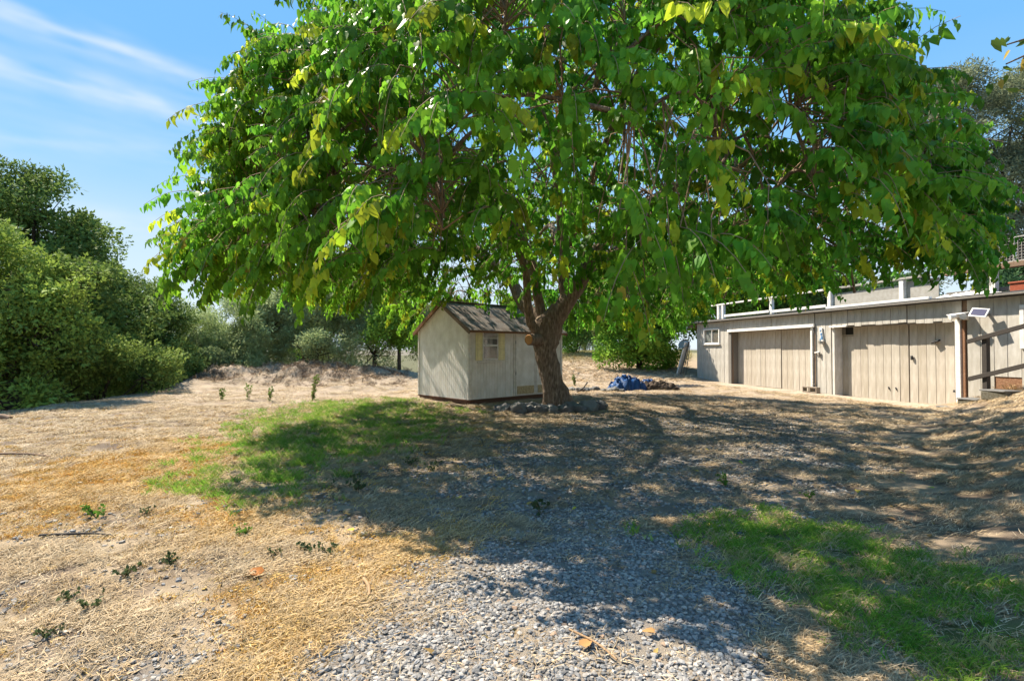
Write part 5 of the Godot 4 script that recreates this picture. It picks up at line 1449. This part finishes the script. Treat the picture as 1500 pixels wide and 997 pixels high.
	# tall weeds on the dirt
	for w in [[-5.82, 15.1, 0.85, 8, "tallest bushy weed standing left of the shed"], [-7.74, 15.3, 0.50, 3, "slender upright weed, middle of three in a row"], [-7.05, 15.1, 0.42, 3, "slender weed right of the other two in the row"], [-8.52, 15.3, 0.38, 3, "small upright weed at the left of the row"], [2.6, 21.5, 0.45, 6, "leafy weed right of the shed and behind the trunk"]]:
		tall_weed(w[0], w[1], w[2], w[3], w[4])
	# low weeds in the straw
	var low := [[-3.68, 4.62, 0.11, "bright green tuft weed alone on the far left straw", 1], [-3.30, 4.75, 0.07, "small weed right of the bright green tuft", 0], [-2.56, 3.46, 0.10, "dark bushy weed of the pair in the left straw", 0], [-2.38, 3.64, 0.10, "spreading weed behind the dark bushy one", 0], [-2.62, 3.12, 0.08, "dusty weed left of its twin in the near straw", 0], [-2.43, 3.03, 0.08, "dusty weed right of its twin in the near straw", 0], [-2.42, 2.73, 0.09, "weed beside grey slate chips at the near left", 0], [-1.50, 3.88, 0.08, "weed left of its twin beyond the curled leaf", 0], [-1.36, 3.86, 0.08, "weed right of its twin beyond the curled leaf", 0], [-1.74, 3.80, 0.08, "small weed just beyond the curled brown leaf", 0], [-2.16, 4.22, 0.08, "weed in the golden grass beyond the curled leaf", 1], [-1.95, 5.5, 0.13, "dark leafy weed at the shade's left edge", 0], [-1.60, 5.45, 0.15, "larger dark weed just inside the shade", 0], [-1.01, 6.4, 0.16, "dark weed clump in the shaded straw", 0], [-1.34, 6.8, 0.14, "weed clump behind the other in the shade", 0], [2.35, 5.7, 0.10, "lone green seedling in the shaded gravel", 1], [3.0, 5.25, 0.09, "green seedling above the near grass strip", 1], [0.25, 4.75, 0.14, "dark straw-tangled weed at the sunny gap", 0]]
	for w in low: low_weed(w[0], w[1], w[2], w[3], w[4] == 1)
	# fallen leaves one can pick out
	var big := part("curled_leaf", mulberry_leaf(0.55, 0.2), tinted(M.dead, Color(0.36, 0.14, 0.04)), self, on(-1.66, 3.46, 0.03), Vector3(-1.2, 0.9, 0.5))
	big.scale = Vector3(0.13, 0.15, 0.15)
	metas(big, "large curled orange brown leaf on the straw", "leaf")
	var yl := [tinted(M.dead, Color(0.55, 0.42, 0.06)), tinted(M.dead, Color(0.36, 0.20, 0.08)), tinted(M.dead, Color(0.26, 0.36, 0.05))]
	var kinds := ["yellow", "brown", "green"]
	var shape := mulberry_leaf(0.3, 0.08)
	var fallen := [[3.64, 5.5, 0], [4.44, 5.5, 2], [3.96, 6.45, 1], [4.6, 6.2, 0], [2.2, 6.3, 0], [1.2, 5.3, 1], [3.0, 6.9, 2], [0.6, 4.9, 0], [-0.5, 5.2, 0], [1.9, 8.4, 0], [2.6, 9.2, 2], [0.9, 9.8, 0], [3.4, 10.4, 0], [4.4, 9.1, 1], [5.2, 8.3, 0], [-0.2, 8.8, 2], [1.4, 10.8, 0], [2.4, 11.5, 0], [5.0, 6.9, 1], [3.3, 4.6, 1], [0.75, 2.75, 1], [0.35, 2.6, 1], [2.9, 7.8, 0], [3.8, 8.0, 0], [1.1, 7.4, 1], [-1.3, 4.3, 0]]
	for f in fallen:
		var s := rr(0.055, 0.09)
		var o := part("fallen_leaf", shape, yl[f[2]], self, on(f[0], f[1], 0.03), Vector3(-PI / 2 + rr(-0.35, 0.35), rr(0, TAU), rr(-0.3, 0.3)))
		o.scale = Vector3(s, s, s)
		var place := "on the shaded gravel" if f[0] < 2.7 else "on the shaded straw of the right bank"
		metas(o, "fallen %s mulberry leaf lying %s" % [kinds[f[2]], place], "leaf", "fallen %s leaves %s" % [kinds[f[2]], place])
func stick(pts: Array, r: float, _m: Material) -> ArrayMesh:
	var b := Mb.new()
	b.tube(curve(pts, 8), taper(r, r * 0.7, 8), 8, nz_bark, 0.35)
	return b.mesh()
func tall_weed(x: float, d: float, h: float, stems_: int, label: String) -> void:
	var t := thing("tall_weed", label, "weed", on(x, d), 0.0, "tall weeds on the dirt")
	var st := Mb.new()
	var lf := Mb.new()
	for k in stems_:
		var a := rr(0, TAU)
		var e := Vector3(cos(a) * h * 0.22, h * rr(0.75, 1.0), sin(a) * h * 0.22)
		var cv := curve([Vector3(cos(a) * 0.03, 0, sin(a) * 0.03), e * 0.5 + rand_dir() * 0.02, e], 6)
		st.tube(cv, taper(0.008, 0.003, 6), 4, null, 0.0, false)
		for i in 16:
			var s := rr(0.12, 1.0) * 6.0
			var i0 := mini(int(s), 5)
			var p := cv[i0].lerp(cv[i0 + 1], s - i0)
			leaf_quad(lf, p, (rand_dir() + Vector3.UP * 0.4).normalized(), rr(0.06, 0.11), 0.28)
	part("stem", st.mesh(), M.twig, t)
	part("leaves", lf.mesh(), tinted(M.blade, Color(0.13, 0.20, 0.045)), t).set_meta("kind", "stuff")
func low_weed(x: float, d: float, h: float, label: String, bright: bool) -> void:
	var t := thing("low_weed", label, "weed", on(x, d), 0.0, "low weeds in the straw")
	var st := Mb.new()
	var lf := Mb.new()
	h *= rr(0.75, 1.4)
	for k in 4 + rng.randi() % 6:
		var a := rr(0, TAU)
		var e := Vector3(cos(a) * h * rr(0.5, 1.1), h * rr(0.4, 0.9), sin(a) * h * rr(0.5, 1.1))
		var cv := curve([Vector3.ZERO, e * 0.5 + Vector3(0, h * 0.12, 0), e], 4)
		st.tube(cv, taper(0.003, 0.0015, 4), 3, null, 0.0, false)
		for i in 9:
			var s := rr(0.2, 1.0) * 4.0
			var i0 := mini(int(s), 3)
			leaf_quad(lf, cv[i0].lerp(cv[i0 + 1], s - i0), (rand_dir() + Vector3.UP * 0.5).normalized(), rr(0.18, 0.36) * h, 0.36)
	part("stem", st.mesh(), M.twig, t)
	part("leaves", lf.mesh(), tinted(M.blade, Color(0.10, 0.22, 0.03) if bright else Color(0.075, 0.105, 0.045)), t).set_meta("kind", "stuff")
func leaf_quad(b: Mb, p: Vector3, dir: Vector3, s: float, slim: float) -> void:
	var side := dir.cross(rand_dir()).normalized()
	var up := side.cross(dir)
	var v := rr(0.8, 1.2)
	b.col = Color(v, v, v)
	var a := b.vert(p, up)
	var l := b.vert(p + dir * s * 0.45 + side * s * slim + up * s * 0.07, up)
	var r := b.vert(p + dir * s * 0.45 - side * s * slim + up * s * 0.07, up)
	var e := b.vert(p + dir * s - up * s * 0.12, up)
	b.tri_n(a, r, l); b.tri_n(l, r, e)
